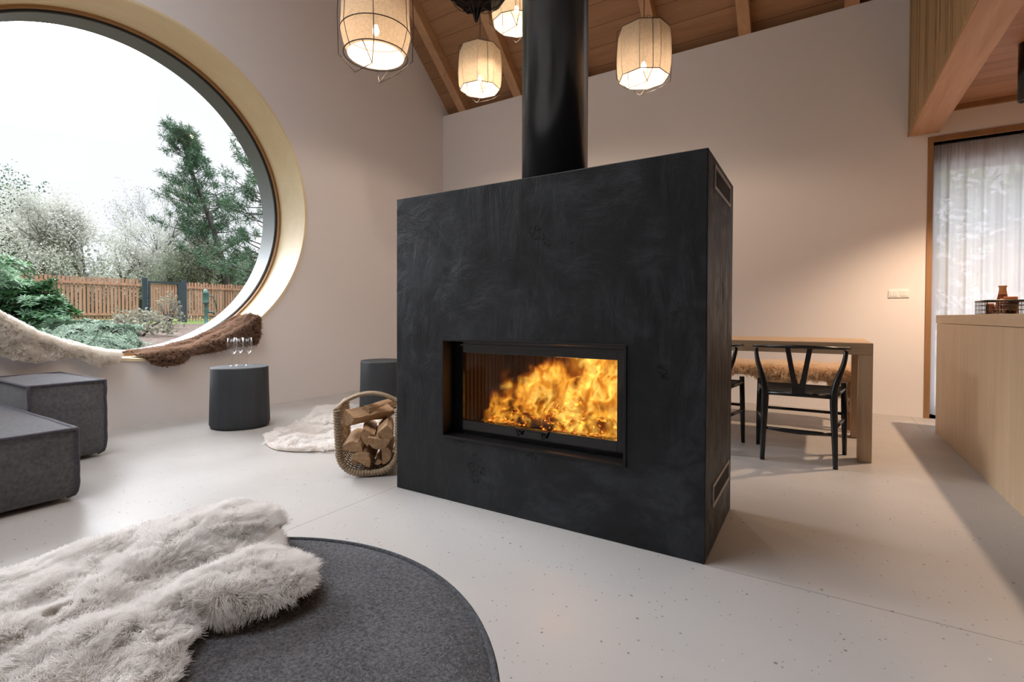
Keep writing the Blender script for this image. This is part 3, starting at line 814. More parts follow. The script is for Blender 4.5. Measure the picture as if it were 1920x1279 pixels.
def cushion(root, x0, x1, y0, y1, z0, z1, name='seat', r=0.045, puff=0.022):
    """upholstered block, bulging faces, rounded lower corners, piped edges"""
    cx, cy = (x0 + x1) / 2, (y0 + y1) / 2; hx, hy, hz = (x1 - x0) / 2, (y1 - y0) / 2, (z1 - z0) / 2
    def shape(p):
        u, v, t = p
        bx = puff * (1 - v * v) * (1 - t * t); by = puff * (1 - u * u) * (1 - t * t); bz = puff * 1.3 * (1 - u * u) * (1 - v * v)
        low = max(0, -t - 0.78) / 0.22; shr = 0.032 * (1 - math.sqrt(max(0, 1 - low * low)))
        wv = 0.004 * noise.noise(Vector((u * 3, v * 3, t * 3)))
        return (cx + u * (hx - shr) + (u * bx) + wv, cy + v * (hy - shr) + v * by + wv, (z0 + z1) / 2 + t * hz + (bz * t if t > 0 else 0))
    mb = MB(); nn = 30
    for ax in range(3):
        for s in (-1, 1):
            def fn(a, c, ax=ax, s=s):
                q = [0, 0, 0]; q[ax] = s; q[(ax + 1) % 3] = 2 * a - 1; q[(ax + 2) % 3] = 2 * c - 1; return shape(q)
            mb.grid(fn, nn, nn)
    o = mb.build(name, M_fab, root, weld=True, bevel=0.012, seg=3)
    E = lambda a, c: [shape([a[i] + (c[i] - a[i]) * k / 24 for i in range(3)]) for k in range(25)]
    top = [(-1, -1, 1), (1, -1, 1), (1, 1, 1), (-1, 1, 1)]
    pts = []
    for i in range(4): pts += E(top[i], top[(i + 1) % 4])[:-1]
    MB().tube(pts, 0.0085, 8, closed=True).build('piping', M_pip, root)
    for a in ((-1, -1), (1, -1), (1, 1), (-1, 1)):
        MB().tube(E((*a, 1), (*a, -1)), 0.0085, 8).build('piping', M_pip, root)
    for a in ((-1, -1), (1, -1), (1, 1), (-1, 1)):
        MB().box(cx + a[0] * (hx - .13) - .02, cx + a[0] * (hx - .13) + .02, cy + a[1] * (hy - .13) - .02, cy + a[1] * (hy - .13) + .02, 0, z0 + 0.01).build('foot', M_dark, root)


s1 = empty('sofa_module', (0, 0, 0), 0, 'taller narrow charcoal sofa block with piped edges standing under the window skin', 'sofa', 'charcoal modular sofa blocks')
cushion(s1, -4.66, -3.885, 0.962, 1.325, 0.018, 0.485, 'arm_cushion')
s2 = empty('sofa_module', (0, 0, 0), 0, 'low deep charcoal sofa seat block in front of the taller narrow block', 'sofa', 'charcoal modular sofa blocks')
cushion(s2, -4.60, -3.065, -0.45, 0.932, 0.018, 0.350, 'seat_cushion')

# round ottoman
OC = (-0.754, 0.261); OR_, OZ = 0.486, 0.40
ot = empty('ottoman', (OC[0], OC[1], 0), 0, 'round grey boucle ottoman with piped rim carrying the large white sheepskin', 'ottoman')
mb = MB(); mb.lathe([(0.0, OZ + 0.014), (OR_ * .3, OZ + 0.0135), (OR_ * .6, OZ + 0.010), (OR_ * .85, OZ + 0.004), (OR_ - 0.006, OZ + 0.001), (OR_ - 0.001, OZ - 0.004), (OR_ + 0.003, OZ - 0.04), (OR_ + 0.008, 0.22), (OR_, 0.05), (OR_ - 0.02, 0.03), (0, 0.03)], 128)
mb.build('ottoman_body', M_bou, ot, weld=True)
MB().tube([((OR_ + .001) * math.cos(2 * PI * k / 128), (OR_ + .001) * math.sin(2 * PI * k / 128), OZ - 0.001) for k in range(128)], 0.0055, 8, closed=True).build('piping', M_boup, ot)
MB().lathe([(OR_ - 0.06, 0), (OR_ - 0.06, 0.035)], 64, capb=True, capt=True).build('base', M_dark, ot)


# ------------------------------------------------------------------ sheepskins
def fur(name, base, mat, n, length, parent, seed=0, comb=(0, 0, 0), lay=0.35, scale=30, wave=0.003, rad=0.0007, pts=6, tuft=0.4, stray=0.12, lenvar=0.35):
    """wool pile as hair curves: direction and length follow smooth noise fields, so neighbouring fibres lie together in soft tufts"""
    me = base.data; me.calc_loop_triangles(); rs = np.random.RandomState(seed)
    V = np.array([v.co[:] for v in me.vertices]); T = np.array([t.vertices[:] for t in me.loop_triangles])
    VN = np.array([v.normal[:] for v in me.vertices])
    A = V[T[:, 0]]; B = V[T[:, 1]]; C = V[T[:, 2]]
    cum = np.cumsum(np.linalg.norm(np.cross(B - A, C - A), axis=1)); cum /= cum[-1]
    t = np.searchsorted(cum, rs.rand(n)); u = rs.rand(n); v = rs.rand(n); f = u + v > 1; u[f] = 1 - u[f]; v[f] = 1 - v[f]
    P = A[t] + (B[t] - A[t]) * u[:, None] + (C[t] - A[t]) * v[:, None]
    NN = VN[T[t, 0]] * (1 - u - v)[:, None] + VN[T[t, 1]] * u[:, None] + VN[T[t, 2]] * v[:, None]
    NN /= np.linalg.norm(NN, axis=1)[:, None] + 1e-9
    off = Vector((seed * 3.1, 0, 0))
    F1 = np.array([noise.noise_vector(Vector(p) * scale + off)[:] for p in P]); F2 = np.array([noise.noise_vector(Vector(p) * scale * 2.7 + off)[:] for p in P])
    F0 = np.array([noise.noise(Vector(p) * scale * 0.35 + off) for p in P])
    D = NN + np.array(comb) + F1 * lay * 1.6 + F2 * lay * tuft * 2.0 + rs.normal(0, stray, (n, 3))
    D /= np.linalg.norm(D, axis=1)[:, None]; dt = np.sum(D * NN, axis=1); D += NN * np.clip(0.3 - dt, 0, 1)[:, None]; D /= np.linalg.norm(D, axis=1)[:, None]
    LL = length * (1 + lenvar * F0 * 1.4 + lenvar * F1[:, 0] * 0.5) * rs.uniform(0.75, 1.08, n)
    ph = F2[:, 0] * 6 + rs.uniform(0, 1.2, n); side = F1 / (np.linalg.norm(F1, axis=1)[:, None] + 1e-6)
    out = np.zeros((n, pts, 3))
    for k in range(pts):
        q = k / (pts - 1); d0 = NN * (1 - q) + D * q
        out[:, k] = P + d0 * (LL * q)[:, None] + side * (wave * q * np.sin(ph + q * 8))[:, None] + np.array([0, 0, -1]) * (LL * q * q * 0.15)[:, None]
    hc = bpy.data.hair_curves.new(name); hc.add_curves([pts] * n)
    hc.position_data.foreach_set('vector', out.reshape(-1).astype(np.float32))
    ra = hc.attributes.get('radius') or hc.attributes.new('radius', 'FLOAT', 'POINT')
    ra.data.foreach_set('value', np.tile(rad * np.linspace(1.0, 0.5, pts), n).astype(np.float32))
    hc.materials.append(mat)
    o = bpy.data.objects.new(name, hc); COL.objects.link(o); o.parent = parent; o['kind'] = 'stuff'
    return o


M_hide_w = plain('white_hide', (0.70, 0.64, 0.56), 0.9, var=0.1)
M_hide_b = plain('brown_hide', (0.13, 0.075, 0.045), 0.9, var=0.2)
M_furw = fur_mat('white_wool', (0.94, 0.90, 0.86), (0.98, 0.965, 0.95))
M_furc = fur_mat('cream_wool', (0.96, 0.92, 0.85), (0.985, 0.96, 0.92))
M_furb = fur_mat('brown_wool', (0.10, 0.055, 0.035), (0.50, 0.33, 0.235))
M_furt = fur_mat('tan_wool', (0.84, 0.66, 0.46), (0.95, 0.85, 0.70))


def spline_poly(pts, n=160):
    """closed Catmull-Rom outline"""
    m = len(pts); out = []
    for k in range(n):
        s = k * m / n; i = int(s); t = s - i
        p = [Vector(pts[(i + j - 1) % m]) for j in range(4)]
        out.append(0.5 * ((2 * p[1]) + (p[2] - p[0]) * t + (2 * p[0] - 5 * p[1] + 4 * p[2] - p[3]) * t * t + (3 * p[1] - p[0] - 3 * p[2] + p[3]) * t ** 3))
    return out


def pelt(name, outline, centre, zfun, label, cat, mat_hide, mat_fur, n, length, group=None, rings=22, **k):
    """hide lying on a support: radial mesh between a centre and an outline, height by zfun(x, y, edge 0..1)"""
    root = empty(name, (centre[0], centre[1], 0), 0, label, cat, group)
    ol = spline_poly([(x, y, 0) for x, y in outline]); mb = MB(); c = Vector((centre[0], centre[1], 0)); m = len(ol)
    def fn(u, v):
        i = int(round(u * m)) % m; p = c + (ol[i] - c) * (0.02 + 0.98 * v); return (p.x - c.x, p.y - c.y, zfun(p.x, p.y, v))
    mb.grid(fn, m, rings, closed_u=True)
    n0 = len(mb.v); mb.f.append(tuple(i * (rings + 1) for i in range(m))); mb.s.append(True)
    base = mb.build('hide', mat_hide, root, recalc=False)
    me = base.data
    if sum(p.normal.z * p.area for p in me.polygons) < 0: me.flip_normals()
    me.update()
    fur('wool', base, mat_fur, n, length, root, **k)
    return root


def ott_z(x, y, e):
    d = math.hypot(x - OC[0], y - OC[1])
    z = OZ + 0.017 + 0.010 * (1 - e ** 6)
    if d > OR_ + 0.02: q = d - (OR_ + 0.02); z -= 2.2 * q * q / (0.08 + q) + q * 0.5
    z += (0.016 * noise.noise(Vector((x * 8, y * 8, 0))) + 0.010 * noise.noise(Vector((x * 19, y * 19, 4))) + 0.012) * (1 - e ** 6)
    z += 0.018 * math.exp(-((x + 0.80) ** 2 + (y - 0.53) ** 2) / 0.012) + 0.050 * math.exp(-((x + 1.07) ** 2 + (y - 0.60) ** 2) / 0.016)
    return z
pelt('sheepskin', [(-1.20, 0.10), (-1.24, 0.22), (-1.26, 0.34), (-1.25, 0.46), (-1.21, 0.60), (-1.11, 0.67), (-1.00, 0.645), (-0.93, 0.60), (-0.85, 0.59), (-0.775, 0.57), (-0.735, 0.525), (-0.745, 0.46), (-0.80, 0.405),
                   (-0.79, 0.365), (-0.745, 0.33), (-0.70, 0.30), (-0.68, 0.24), (-0.70, 0.12), (-0.76, -0.02), (-0.95, -0.10), (-1.12, -0.04)],
     (-0.98, 0.27), ott_z, 'large fluffy white sheepskin draped over the round grey ottoman', 'sheepskin', M_hide_w, M_furw, 240000, 0.029, seed=1, lay=0.36, scale=34, wave=0.002, rad=0.00034, pts=6, comb=(0.3, -0.1, 0))

pelt('sheepskin', [(-3.40, 2.10), (-3.12, 1.98), (-2.90, 2.03), (-2.74, 2.18), (-2.66, 2.40), (-2.85, 2.75), (-3.20, 3.02), (-3.55, 3.28), (-3.86, 3.34), (-4.06, 3.18), (-4.02, 2.98), (-3.84, 2.80), (-3.64, 2.55), (-3.54, 2.30)],
     (-3.28, 2.58), lambda x, y, e: 0.006 + 0.014 * (1 - e ** 3) * (1 + noise.noise(Vector((x * 5, y * 5, 3)))), 'white sheepskin rug lying on the floor between the stump stool and the firewood basket', 'rug', M_hide_w, M_furw, 80000, 0.048, seed=2, lay=0.8, scale=17, wave=0.004, rad=0.0008, pts=5, lenvar=0.7)


def sill_pelt(name, phis, back, hang, label, mh, mf, n, length, seed, thick=0.0, **k):
    """skin lying in the curved bottom of the round window and hanging over its front edge"""
    root = empty(name, (XW, WC_Y, WC_Z - WR), 0, label, 'sheepskin')
    ph0, ph1 = phis; Rr = 1.430
    xs = lambda f, tab: float(np.interp(f, [t[0] for t in tab], [t[1] for t in tab]))
    def fn(u, v):
        ph = ph0 + (ph1 - ph0) * u
        bd = xs(u, back); hg = xs(u, hang); L1 = bd; L2 = 0.06; L3 = hg; tot = L1 + L2 + L3; s = v * tot
        bumpn = 0.012 * noise.noise(Vector((ph * 7, s * 9, seed)))
        y = WC_Y + Rr * math.sin(ph); z = WC_Z - Rr * math.cos(ph)
        up_ = Vector((0, -math.sin(ph), math.cos(ph)))
        if s < L1: p = Vector((XW - L1 + s, y, z)) + up_ * (0.022 + bumpn + 0.012 * math.sin(s * 20 + ph * 5))
        elif s < L1 + L2:
            a = (s - L1) / L2 * PI / 2; p = Vector((XW + 0.038 * math.sin(a), y, z)) + up_ * (0.022 + bumpn - 0.022 * (1 - math.cos(a)))
        else:
            q = s - L1 - L2; p = Vector((XW + 0.040 + 0.010 * math.sin(ph * 18), y, z - q)) + Vector((bumpn, 0, 0))
        return (p.x - XW, p.y - WC_Y, p.z - (WC_Z - WR))
    mb = MB(); mb.grid(fn, 90, 40); base = mb.build('hide', mh, root, recalc=False); me = base.data
    if sum(p.normal.x * p.area for p in me.polygons if p.center.z < 0.6 and p.center.x > 0.02) < 0: me.flip_normals()
    me.update()
    fur('wool', base, mf, n, length, root, seed=seed, **k)
    base.modifiers.new('solid', 'SOLIDIFY').thickness = 0.008
    return root
sill_pelt('sheepskin', (-0.055, 0.70), [(0, 0.34), (0.3, 0.40), (0.9, 0.40), (1, 0.30)], [(0, 0.00), (0.05, 0.06), (0.12, 0.085), (0.26, 0.085), (0.34, 0.03), (0.42, 0.05), (0.60, 0.085), (0.68, 0.10), (0.80, 0.16), (0.95, 0.24), (1.0, 0.18)],
          'dark brown curly sheepskin draped over the bottom right of the round window', M_hide_b, M_furb, 60000, 0.030, 5, lay=0.75, scale=42, wave=0.004, rad=0.0008, pts=5, tuft=0.6)
sill_pelt('sheepskin', (-1.02, -0.165), [(0, 0.36), (0.6, 0.34), (0.9, 0.22), (1, 0.12)], [(0, 0.24), (0.30, 0.27), (0.42, 0.25), (0.55, 0.20), (0.66, 0.12), (0.76, 0.06), (0.82, 0.09), (0.92, 0.10), (0.97, 0.05), (1.0, 0.00)],
          'cream sheepskin draped over the bottom left of the round window above the sofa', M_hide_w, M_furc, 80000, 0.026, 6, lay=0.35, scale=34, wave=0.003, rad=0.0008, pts=5)

# ------------------------------------------------------------------ dining table, bench and chairs
TX1, TY0, TY1, TZ = 0.296, 3.75, 4.56, 0.742
tb = empty('dining_table', ((TX1 - 1.9) / 2, (TY0 + TY1) / 2, 0), 0, 'chunky light oak dining table with square legs behind the fireplace', 'table')
def lc(root, mb): c = root.location; mb.v = [(x - c.x, y - c.y, z - c.z) for x, y, z in mb.v]; return mb
lc(tb, MB().box(-1.9, TX1, TY0, TY1, TZ - 0.075, TZ)).build('tabletop', M_oak, tb, bevel=0.003)
for x in (TX1 - 0.073, -1.9):
    for y in (TY0, TY1 - 0.10): lc(tb, MB().box(x + 0.0, x + 0.073, y + .001, y + 0.10, 0, TZ - 0.0755)).build('leg', M_oakz, tb, bevel=0.003)
bn = empty('bench', (-0.8, 4.95, 0), 0, 'long low wooden bench between the oak table and the back wall', 'bench')
lc(bn, MB().box(-1.85, 0.24, 4.74, 5.14, 0.40, 0.45)).build('bench_seat', M_trimw, bn, bevel=0.003)
for x in (0.19, -1.85):
    for y in (4.74, 5.08): lc(bn, MB().box(x, x + 0.05, y, y + 0.06, 0, 0.40)).build('leg', M_trimw, bn, bevel=0.003)


def bench_pelt():
    root = empty('sheepskin', (-0.25, 4.94, 0.45), 0, 'tan long-haired sheepskin laid along the bench behind the table', 'sheepskin')
    hang = [(0, 0.12), (0.20, 0.03), (0.34, 0.05), (0.50, 0.16), (0.60, 0.14), (0.70, 0.06), (0.80, 0.05), (0.90, 0.18), (1.0, 0.34)]
    f = lambda u: float(np.interp(u, [h[0] for h in hang], [h[1] for h in hang]))
    def fn(u, v):
        x = -0.82 + u * 1.10; tot = 0.36 + 0.05 + f(u); s = v * tot
        if s < 0.36: y, z = 5.10 - s, 0.475
        elif s < 0.41: a = (s - .36) / .05 * PI / 2; y, z = 4.74 - 0.035 * math.sin(a), 0.475 - 0.03 * (1 - math.cos(a))
        else: y, z = 4.705, 0.445 - (s - 0.41)
        z += 0.01 * noise.noise(Vector((x * 9, s * 9, 1)))
        return (x + 0.25, y - 4.94, z - 0.45)
    base = MB().grid(fn, 60, 30).build('hide', M_hide_w, root, recalc=False); me = base.data
    if sum(p.normal.z * p.area for p in me.polygons) < 0: me.flip_normals()
    me.update(); fur('wool', base, M_furt, 45000, 0.045, root, seed=9, lay=0.4, scale=26, wave=0.003, rad=0.0009, pts=5, comb=(0, -0.1, -0.3))
bench_pelt()


def wishbone():
    root = empty('dining_chair', (0, 0, 0), 0)
    # back faces -Y; seat front towards +Y
    for s in (-1, 1):
        pts = [(s * .195, 0.0, 0), (s * .190, .004, .15), (s * .185, .008, .30), (s * .182, .015, .40), (s * .187, .022, .47), (s * .205, .032, .54), (s * .228, .055, .61), (s * .240, .075, .665), (s * .243, .085, .70)]
        sm = spline_open(pts, 5); MB().tube(sm, [0.0135 + 0.0075 * min(1, p.z / .42) if p.z < .42 else 0.021 - 0.009 * min(1, (p.z - .42) / .26) for p in sm], 12).build('rear_leg', M_black, root)
        MB().tube([(s * .255, .40, 0), (s * .250, .395, .25), (s * .245, .39, .475)], [.0125, .0175, .0165], 12).build('front_leg', M_black, root)
        mb = MB(); mb.tube([(s * .185, .01, .235), (s * .25, .395, .235)], .009, 8, flat=1.4); mb.tube([(s * .185, .015, .425), (s * .247, .39, .435)], .012, 8); mb.build('side_rail', M_black, root)
    MB().tube([(-.19, .004, .205), (-.09, .002, .2), (0, .002, .198), (.09, .002, .2), (.19, .004, .205)], [.008, .013, .015, .013, .008], 10, flat=1.0).build('stretcher', M_black, root)
    MB().tube([(-.25, .395, .27), (.25, .395, .27)], .010, 8).build('stretcher', M_black, root); MB().tube([(-.25, .39, .435), (.25, .39, .435)], .013, 8).build('seat_rail', M_black, root); MB().tube([(-.185, .012, .425), (.185, .012, .425)], .013, 8).build('seat_rail', M_black, root)
    # woven seat
    def seat(u, v):
        w0 = .185 + (.245 - .185) * v; x = (2 * u - 1) * w0; y = .012 + .38 * v
        dip = .014 * (1 - (2 * u - 1) ** 2) * (1 - (2 * v - 1) ** 2); cr = .003 * (1 - abs(abs(2 * u - 1) - abs(2 * v - 1)) * 3) if abs(abs(2 * u - 1) - abs(2 * v - 1)) < .33 else 0
        return (x, y, .442 + .004 * v - dip - cr)
    mb = MB(); mb.grid(seat, 24, 24); o = mb.build('seat', M_cord, root, recalc=False); o.modifiers.new('s', 'SOLIDIFY').thickness = 0.028
    o.modifiers['s'].offset = 1 if o.data.polygons[0].normal.z < 0 else -1
    # top rail: bent semicircular arm
    arc = []
    for k in range(41):
        a = PI + PI * k / 40; arc.append((.262 * math.cos(a), .200 + .265 * math.sin(a), .712 + .012 * abs(math.sin(a)) ** 2))
    arc = [(-.266, .248, .706)] + arc + [(.266, .248, .706)]
    MB().tube(arc, [.010] + [0.0145 + .003 * math.sin(PI * k / 40) for k in range(41)] + [.010], 10, flat=0.62).build('arm_rail', M_black, root)
    # Y-shaped splat
    def bar3(pa, pb, wa, wb, th=.011):
        n0 = len(mbs.v); pa = Vector(pa); pb = Vector(pb); s = Vector((1, 0, 0)); t = Vector((0, 1, 0.15)).normalized()
        for p, w_ in ((pa, wa), (pb, wb)):
            for i, j in ((-1, -1), (1, -1), (1, 1), (-1, 1)): mbs.v.append(tuple(p + s * i * w_ / 2 + t * j * th / 2))
        for f in ((0, 1, 2, 3), (7, 6, 5, 4), (0, 4, 5, 1), (1, 5, 6, 2), (2, 6, 7, 3), (3, 7, 4, 0)): mbs.f.append(tuple(n0 + i for i in f)); mbs.s.append(False)
    mbs = MB(); bar3((0, .004, .432), (0, .0, .485), .070, .072)
    for s in (-1, 1):
        P = [(s * .018, .0, .475), (s * .028, -.012, .53), (s * .043, -.032, .62), (s * .058, -.052, .715)]
        for i in range(3): bar3(P[i], P[i + 1], [.036, .030, .028, .028][i], [.036, .030, .028, .028][i + 1])
    mbs.build('backrest', M_black, root, bevel=0.003)
    return root


def spline_open(pts, k):
    P = [Vector(p) for p in pts]; P = [P[0] * 2 - P[1]] + P + [P[-1] * 2 - P[-2]]; out = []
    for i in range(1, len(P) - 2):
        for j in range(k):
            t = j / k; a, b_, c, d = P[i - 1], P[i], P[i + 1], P[i + 2]
            out.append(0.5 * ((2 * b_) + (c - a) * t + (2 * a - 5 * b_ + 4 * c - d) * t * t + (3 * b_ - a - 3 * c + d) * t ** 3))
    out.append(P[-2]); return out


ch = wishbone(); ch.location = (-0.093, 3.49, 0)
tag(ch, 'black wooden chair with Y-shaped back, fully in view beside the oak table leg', 'chair', 'black chairs along the oak table')
ch2 = copy_tree(ch); ch2.location = (-0.700, 3.49, 0)
tag(ch2, 'black wooden chair mostly hidden behind the fireplace edge, only its arm and leg showing', 'chair')

# ------------------------------------------------------------------ kitchen island
isl = empty('kitchen_island', (1.3, 3.9, 0), 0, 'long pale ash kitchen island in front of the curtain', 'kitchen island')
lc(isl, MB().box(0.803, 1.75, 2.72, 5.07, 0.0, 0.856)).build('island_panel', M_isl, isl, bevel=0.001)
lc(isl, MB().box(0.798, 1.76, 2.71, 5.08, 0.858, 0.920)).build('worktop', M_islt, isl, bevel=0.002)

M_amber = Mat('brown_glass').set(Roughness=0.02, Transmission_Weight=0.75, IOR=1.45); M_amber.col((0.16, 0.055, 0.025)); M_amber = M_amber.m
M_cork = plain('pale_cork', (0.52, 0.31, 0.15), 0.7, var=0.2, scale=60)
M_wire = plain('black_wire', (0.006, 0.006, 0.010), 0.4)
IX, IY, IZ = 0.99, 4.26, 0.9205
wb = empty('wire_basket', (IX, IY, IZ), 0, 'black wire-mesh basket of jars on the kitchen island', 'basket')
mb = MB(); hx, hy, hh = .10, .135, .085
for z, r in ((0.004, .0025), (.03, .0018), (.058, .0018), (hh, .0055)):
    mb.tube([(-hx, -hy, z), (hx, -hy, z), (hx, hy, z), (-hx, hy, z)], r, 6, closed=True)
for k in range(9):
    y = -hy + 2 * hy * k / 8
    for x in (-hx, hx): mb.tube([(x, y, 0.002), (x, y, hh)], .002, 5)
    mb.tube([(-hx, y, .003), (hx, y, .003)], .0018, 5)
for k in range(5):
    x = -hx + 2 * hx * k / 4
    for y in (-hy, hy): mb.tube([(x, y, 0.002), (x, y, hh)], .002, 5)
mb.build('wire_mesh', M_wire, wb)
cf = empty('carafe', (IX + .02, IY + .090, IZ + .006), 0, 'tall dark carafe with a pale cork collar standing in the wire basket', 'carafe')
MB().lathe([(0.0, 0), (.036, 0), (.038, .006), (.034, .05), (.026, .10), (.021, .125)], 28, smooth=True).build('carafe_body', M_amber, cf)
MB().lathe([(.0215, .125), (.018, .150), (.0175, .165), (.021, .178), (.021, .180), (0, .180)], 24, capb=True).build('collar', M_cork, cf)
jm = []
for i, (dx, dy, h, r, lab) in enumerate([(.02, .012, .080, .033, 'squat brown jar with orange lid beside the cork-collared carafe'), (.02, -.070, .088, .036, 'brown jar with orange lid, the one nearest the camera in the wire basket'), (-.062, -.02, .05, .022, 'small low brown jar standing in front of the two taller jars in the wire basket')]):
    j = empty('jar', (IX + dx, IY + dy, IZ + .006), 0, lab, 'jar', 'jars in the wire basket')
    MB().lathe([(0, 0), (r, 0), (r, h * .85), (r * .8, h)], 24).build('jar_body', M_amber, j)
    MB().lathe([(r * .85, h), (r * .85, h + .016), (0, h + .016)], 24, capb=True).build('lid', plain('orange_lid%d' % i, (0.50, 0.19, 0.07), 0.5), j)


# black ceiling spots above the island
def downlight(y, lab, first=None):
    if first is None:
        r = empty('ceiling_spotlight', (1.185, y, 2.36), 0)
        MB().lathe([(.046, .385), (.048, .383), (.048, 0), (.043, 0), (.043, .03), (.0, .03)], 32).build('spot_housing', M_black, r)
        MB().lathe([(.0, .0285), (.038, .0285), (.038, .0295)], 24).build('bulb', emit('spot_lens', (1, .72, .40), 12.0), r)
        l = bpy.data.lights.new('spot_beam', 'SPOT'); l.energy = 180; l.color = (1.0, 0.70, 0.48); l.spot_size = math.radians(126); l.spot_blend = .7; l.shadow_soft_size = .03
        o = bpy.data.objects.new('spot_beam', l); COL.objects.link(o); o.location = (0, 0, -.004); o.parent = r
    else: r = copy_tree(first); r.location = (1.185, y, 2.36)
    return tag(r, lab, 'ceiling light')
d1 = downlight(4.66, 'black cylindrical spotlight under the wooden kitchen ceiling at the right edge')


# ------------------------------------------------------------------ pendant lamps
def linen(name, c, mixt=0.5):
    m = Mat(name); m.N.remove(m.b); v = m.coords((1, 1, 2)); f = m.noise(m.coords((1, 1, .25)), 140, 3, .7); f2 = m.noise(m.coords((.3, .3, 1)), 160, 3, .7)
    k = m.math('MULTIPLY', m.math('ADD', f, f2), .5); cc = m.ramp(k, [(0.38, tuple(x * .72 for x in c)), (0.6, c)])
    d = m.n('ShaderNodeBsdfDiffuse'); t = m.n('ShaderNodeBsdfTranslucent'); m.link(cc, d.inputs[0]); m.link(cc, t.inputs[0])
    s = m.n('ShaderNodeMixShader'); s.inputs[0].default_value = mixt; m.link(d.outputs[0], s.inputs[1]); m.link(t.outputs[0], s.inputs[2])
    tp = m.n('ShaderNodeBsdfTransparent'); q = m.n('ShaderNodeMixShader'); q.inputs[0].default_value = .06; m.link(s.outputs[0], q.inputs[1]); m.link(tp.outputs[0], q.inputs[2])
    m.link(q.outputs[0], m.out.inputs['Surface']); return m.m
M_linA = linen('grey_linen', (0.42, 0.34, 0.25), .11); M_linB = linen('cream_linen', (0.52, 0.43, 0.31), .15)
M_wirep = plain('pendant_wire', (0.03, 0.022, 0.018), 0.5)
M_bulb = emit('lamp_bulb', (1, .82, .55), 30)


def pendant(x, y, zb, R, H, lab, sides=8, mat=None, rot=0.0, watt=22, band=False, copyname='pendant_lamp'):
    """fabric shade of radius R and height H whose open bottom ring is at height zb"""
    root = empty(copyname, (x, y, zb), rot, lab, 'pendant lamp', 'linen pendant lamps')
    prof = [(R * .91, 0), (R * .955, H * .08), (R * .99, H * .25), (R, H * .45), (R * .985, H * .72), (R * .95, H * .93), (R * .93, H)]
    if band: prof = [(R * .80, 0), (R * .90, H * .10), (R, H * .26), (R * .975, H * .4), (R * .95, H * .75), (R * .9, H)]
    n = sides * 6
    def fac(a, z):  # flat facets between the frame's uprights
        if sides > 12: return 1
        s = 2 * PI / sides; t = ((a + s / 2) % s) - s / 2; return math.cos(s / 2) / math.cos(s / 2 - abs(t)) * 1.03
    MB().lathe(prof, n, fn=fac).build('lamp_shade', mat or M_linB, root, recalc=False)
    wr = MB(); rr = .0028
    for r_, z in ((R * .91, 0), (R * .93, H)) + (((R * 1.0, H * .26),) if band else ()):
        wr.tube([(r_ * fac(2 * PI * k / n, z) * math.cos(2 * PI * k / n), r_ * fac(2 * PI * k / n, z) * math.sin(2 * PI * k / n), z) for k in range(n)], rr * 1.3, 6, closed=True)
    for k in range(sides if sides <= 12 else 3):
        a = 2 * PI * k / (sides if sides <= 12 else 3); wr.tube([(r_ * 1.01 * math.cos(a), r_ * 1.01 * math.sin(a), z) for r_, z in prof], rr * .8, 5)
    wr.build('shade_ring', M_wirep, root)
    # outer wire cage: pointed loops below and above
    cg = MB(); R2 = R * 1.05
    for q in range(4):
        a = PI / 2 * q + .35
        p = lambda ang, r_, z: (r_ * math.cos(ang), r_ * math.sin(ang), z)
        cg.tube([p(a, R * .6, -H * .20), p(a + .12, R2, -H * .02), p(a + .10, R2 * 1.03, H * .45), p(a + .1, R2 * .98, H * .98), p(a, R * .55, H * 1.16)], rr, 5)
        cg.tube([p(a, R * .6, -H * .20), p(a + PI / 2, R * .6, -H * .20)] if q % 2 == 0 else [p(a, R * .6, -H * .20), p(a - .25, R * .88, 0)], rr, 5)
        cg.tube([p(a, R * .55, H * 1.16), (0, 0, H * 1.02)], rr, 5)
    cg.tube([(-R * .87, 0, H), (R * .87, 0, H)], rr, 5); cg.tube([(0, -R * .87, H), (0, R * .87, H)], rr, 5)
    cg.build('wire_cage', M_wirep, root)
    ztop = roof_z(y) + 0.18 - zb
    mb = MB(); mb.tube([(0, 0, H * .42), (0, 0, ztop)], .0035, 6); mb.build('cord', M_black, root)
    MB().lathe([(0, H * .36), (.017, H * .36), (.018, H * .36 + .06), (.008, H * .36 + .075), (0, H * .36 + .075)], 16).build('lamp_holder', M_black, root)
    MB().lathe([(0.0, -.048), (.012, -.044), (.021, -.03), (.023, -.015), (.017, .005), (.011, .02), (0, .02)], 20, (0, 0, H * .36 - .02)).build('bulb', M_bulb, root)
    l = bpy.data.lights.new('bulb_light', 'POINT'); l.energy = watt; l.color = (1, .77, .58); l.shadow_soft_size = .028
    o = bpy.data.objects.new('bulb_light', l); COL.objects.link(o); o.location = (0, 0, H * .36 - .085); o.parent = root
    return root


pendant(-2.50, 2.33, 2.62, .225, .56, 'largest beige linen pendant, round with a banded lower edge, nearest the window', 32, M_linA, 0.3, 21, band=True)
pendant(-2.96, 4.16, 3.22, .218, .40, 'cream faceted linen pendant hanging between the ceiling beams left of the flue pipe', 8, M_linB, 0.5, 17)
pendant(-2.33, 3.84, 3.53, .23, .45, 'cream linen pendant partly hidden behind the flue pipe at the top of the picture', 10, M_linB, 0.2, 18)
pendant(-1.235, 4.05, 2.855, .215, .385, 'beige faceted linen pendant hanging alone right of the flue pipe', 8, M_linA, 0.15, 23)

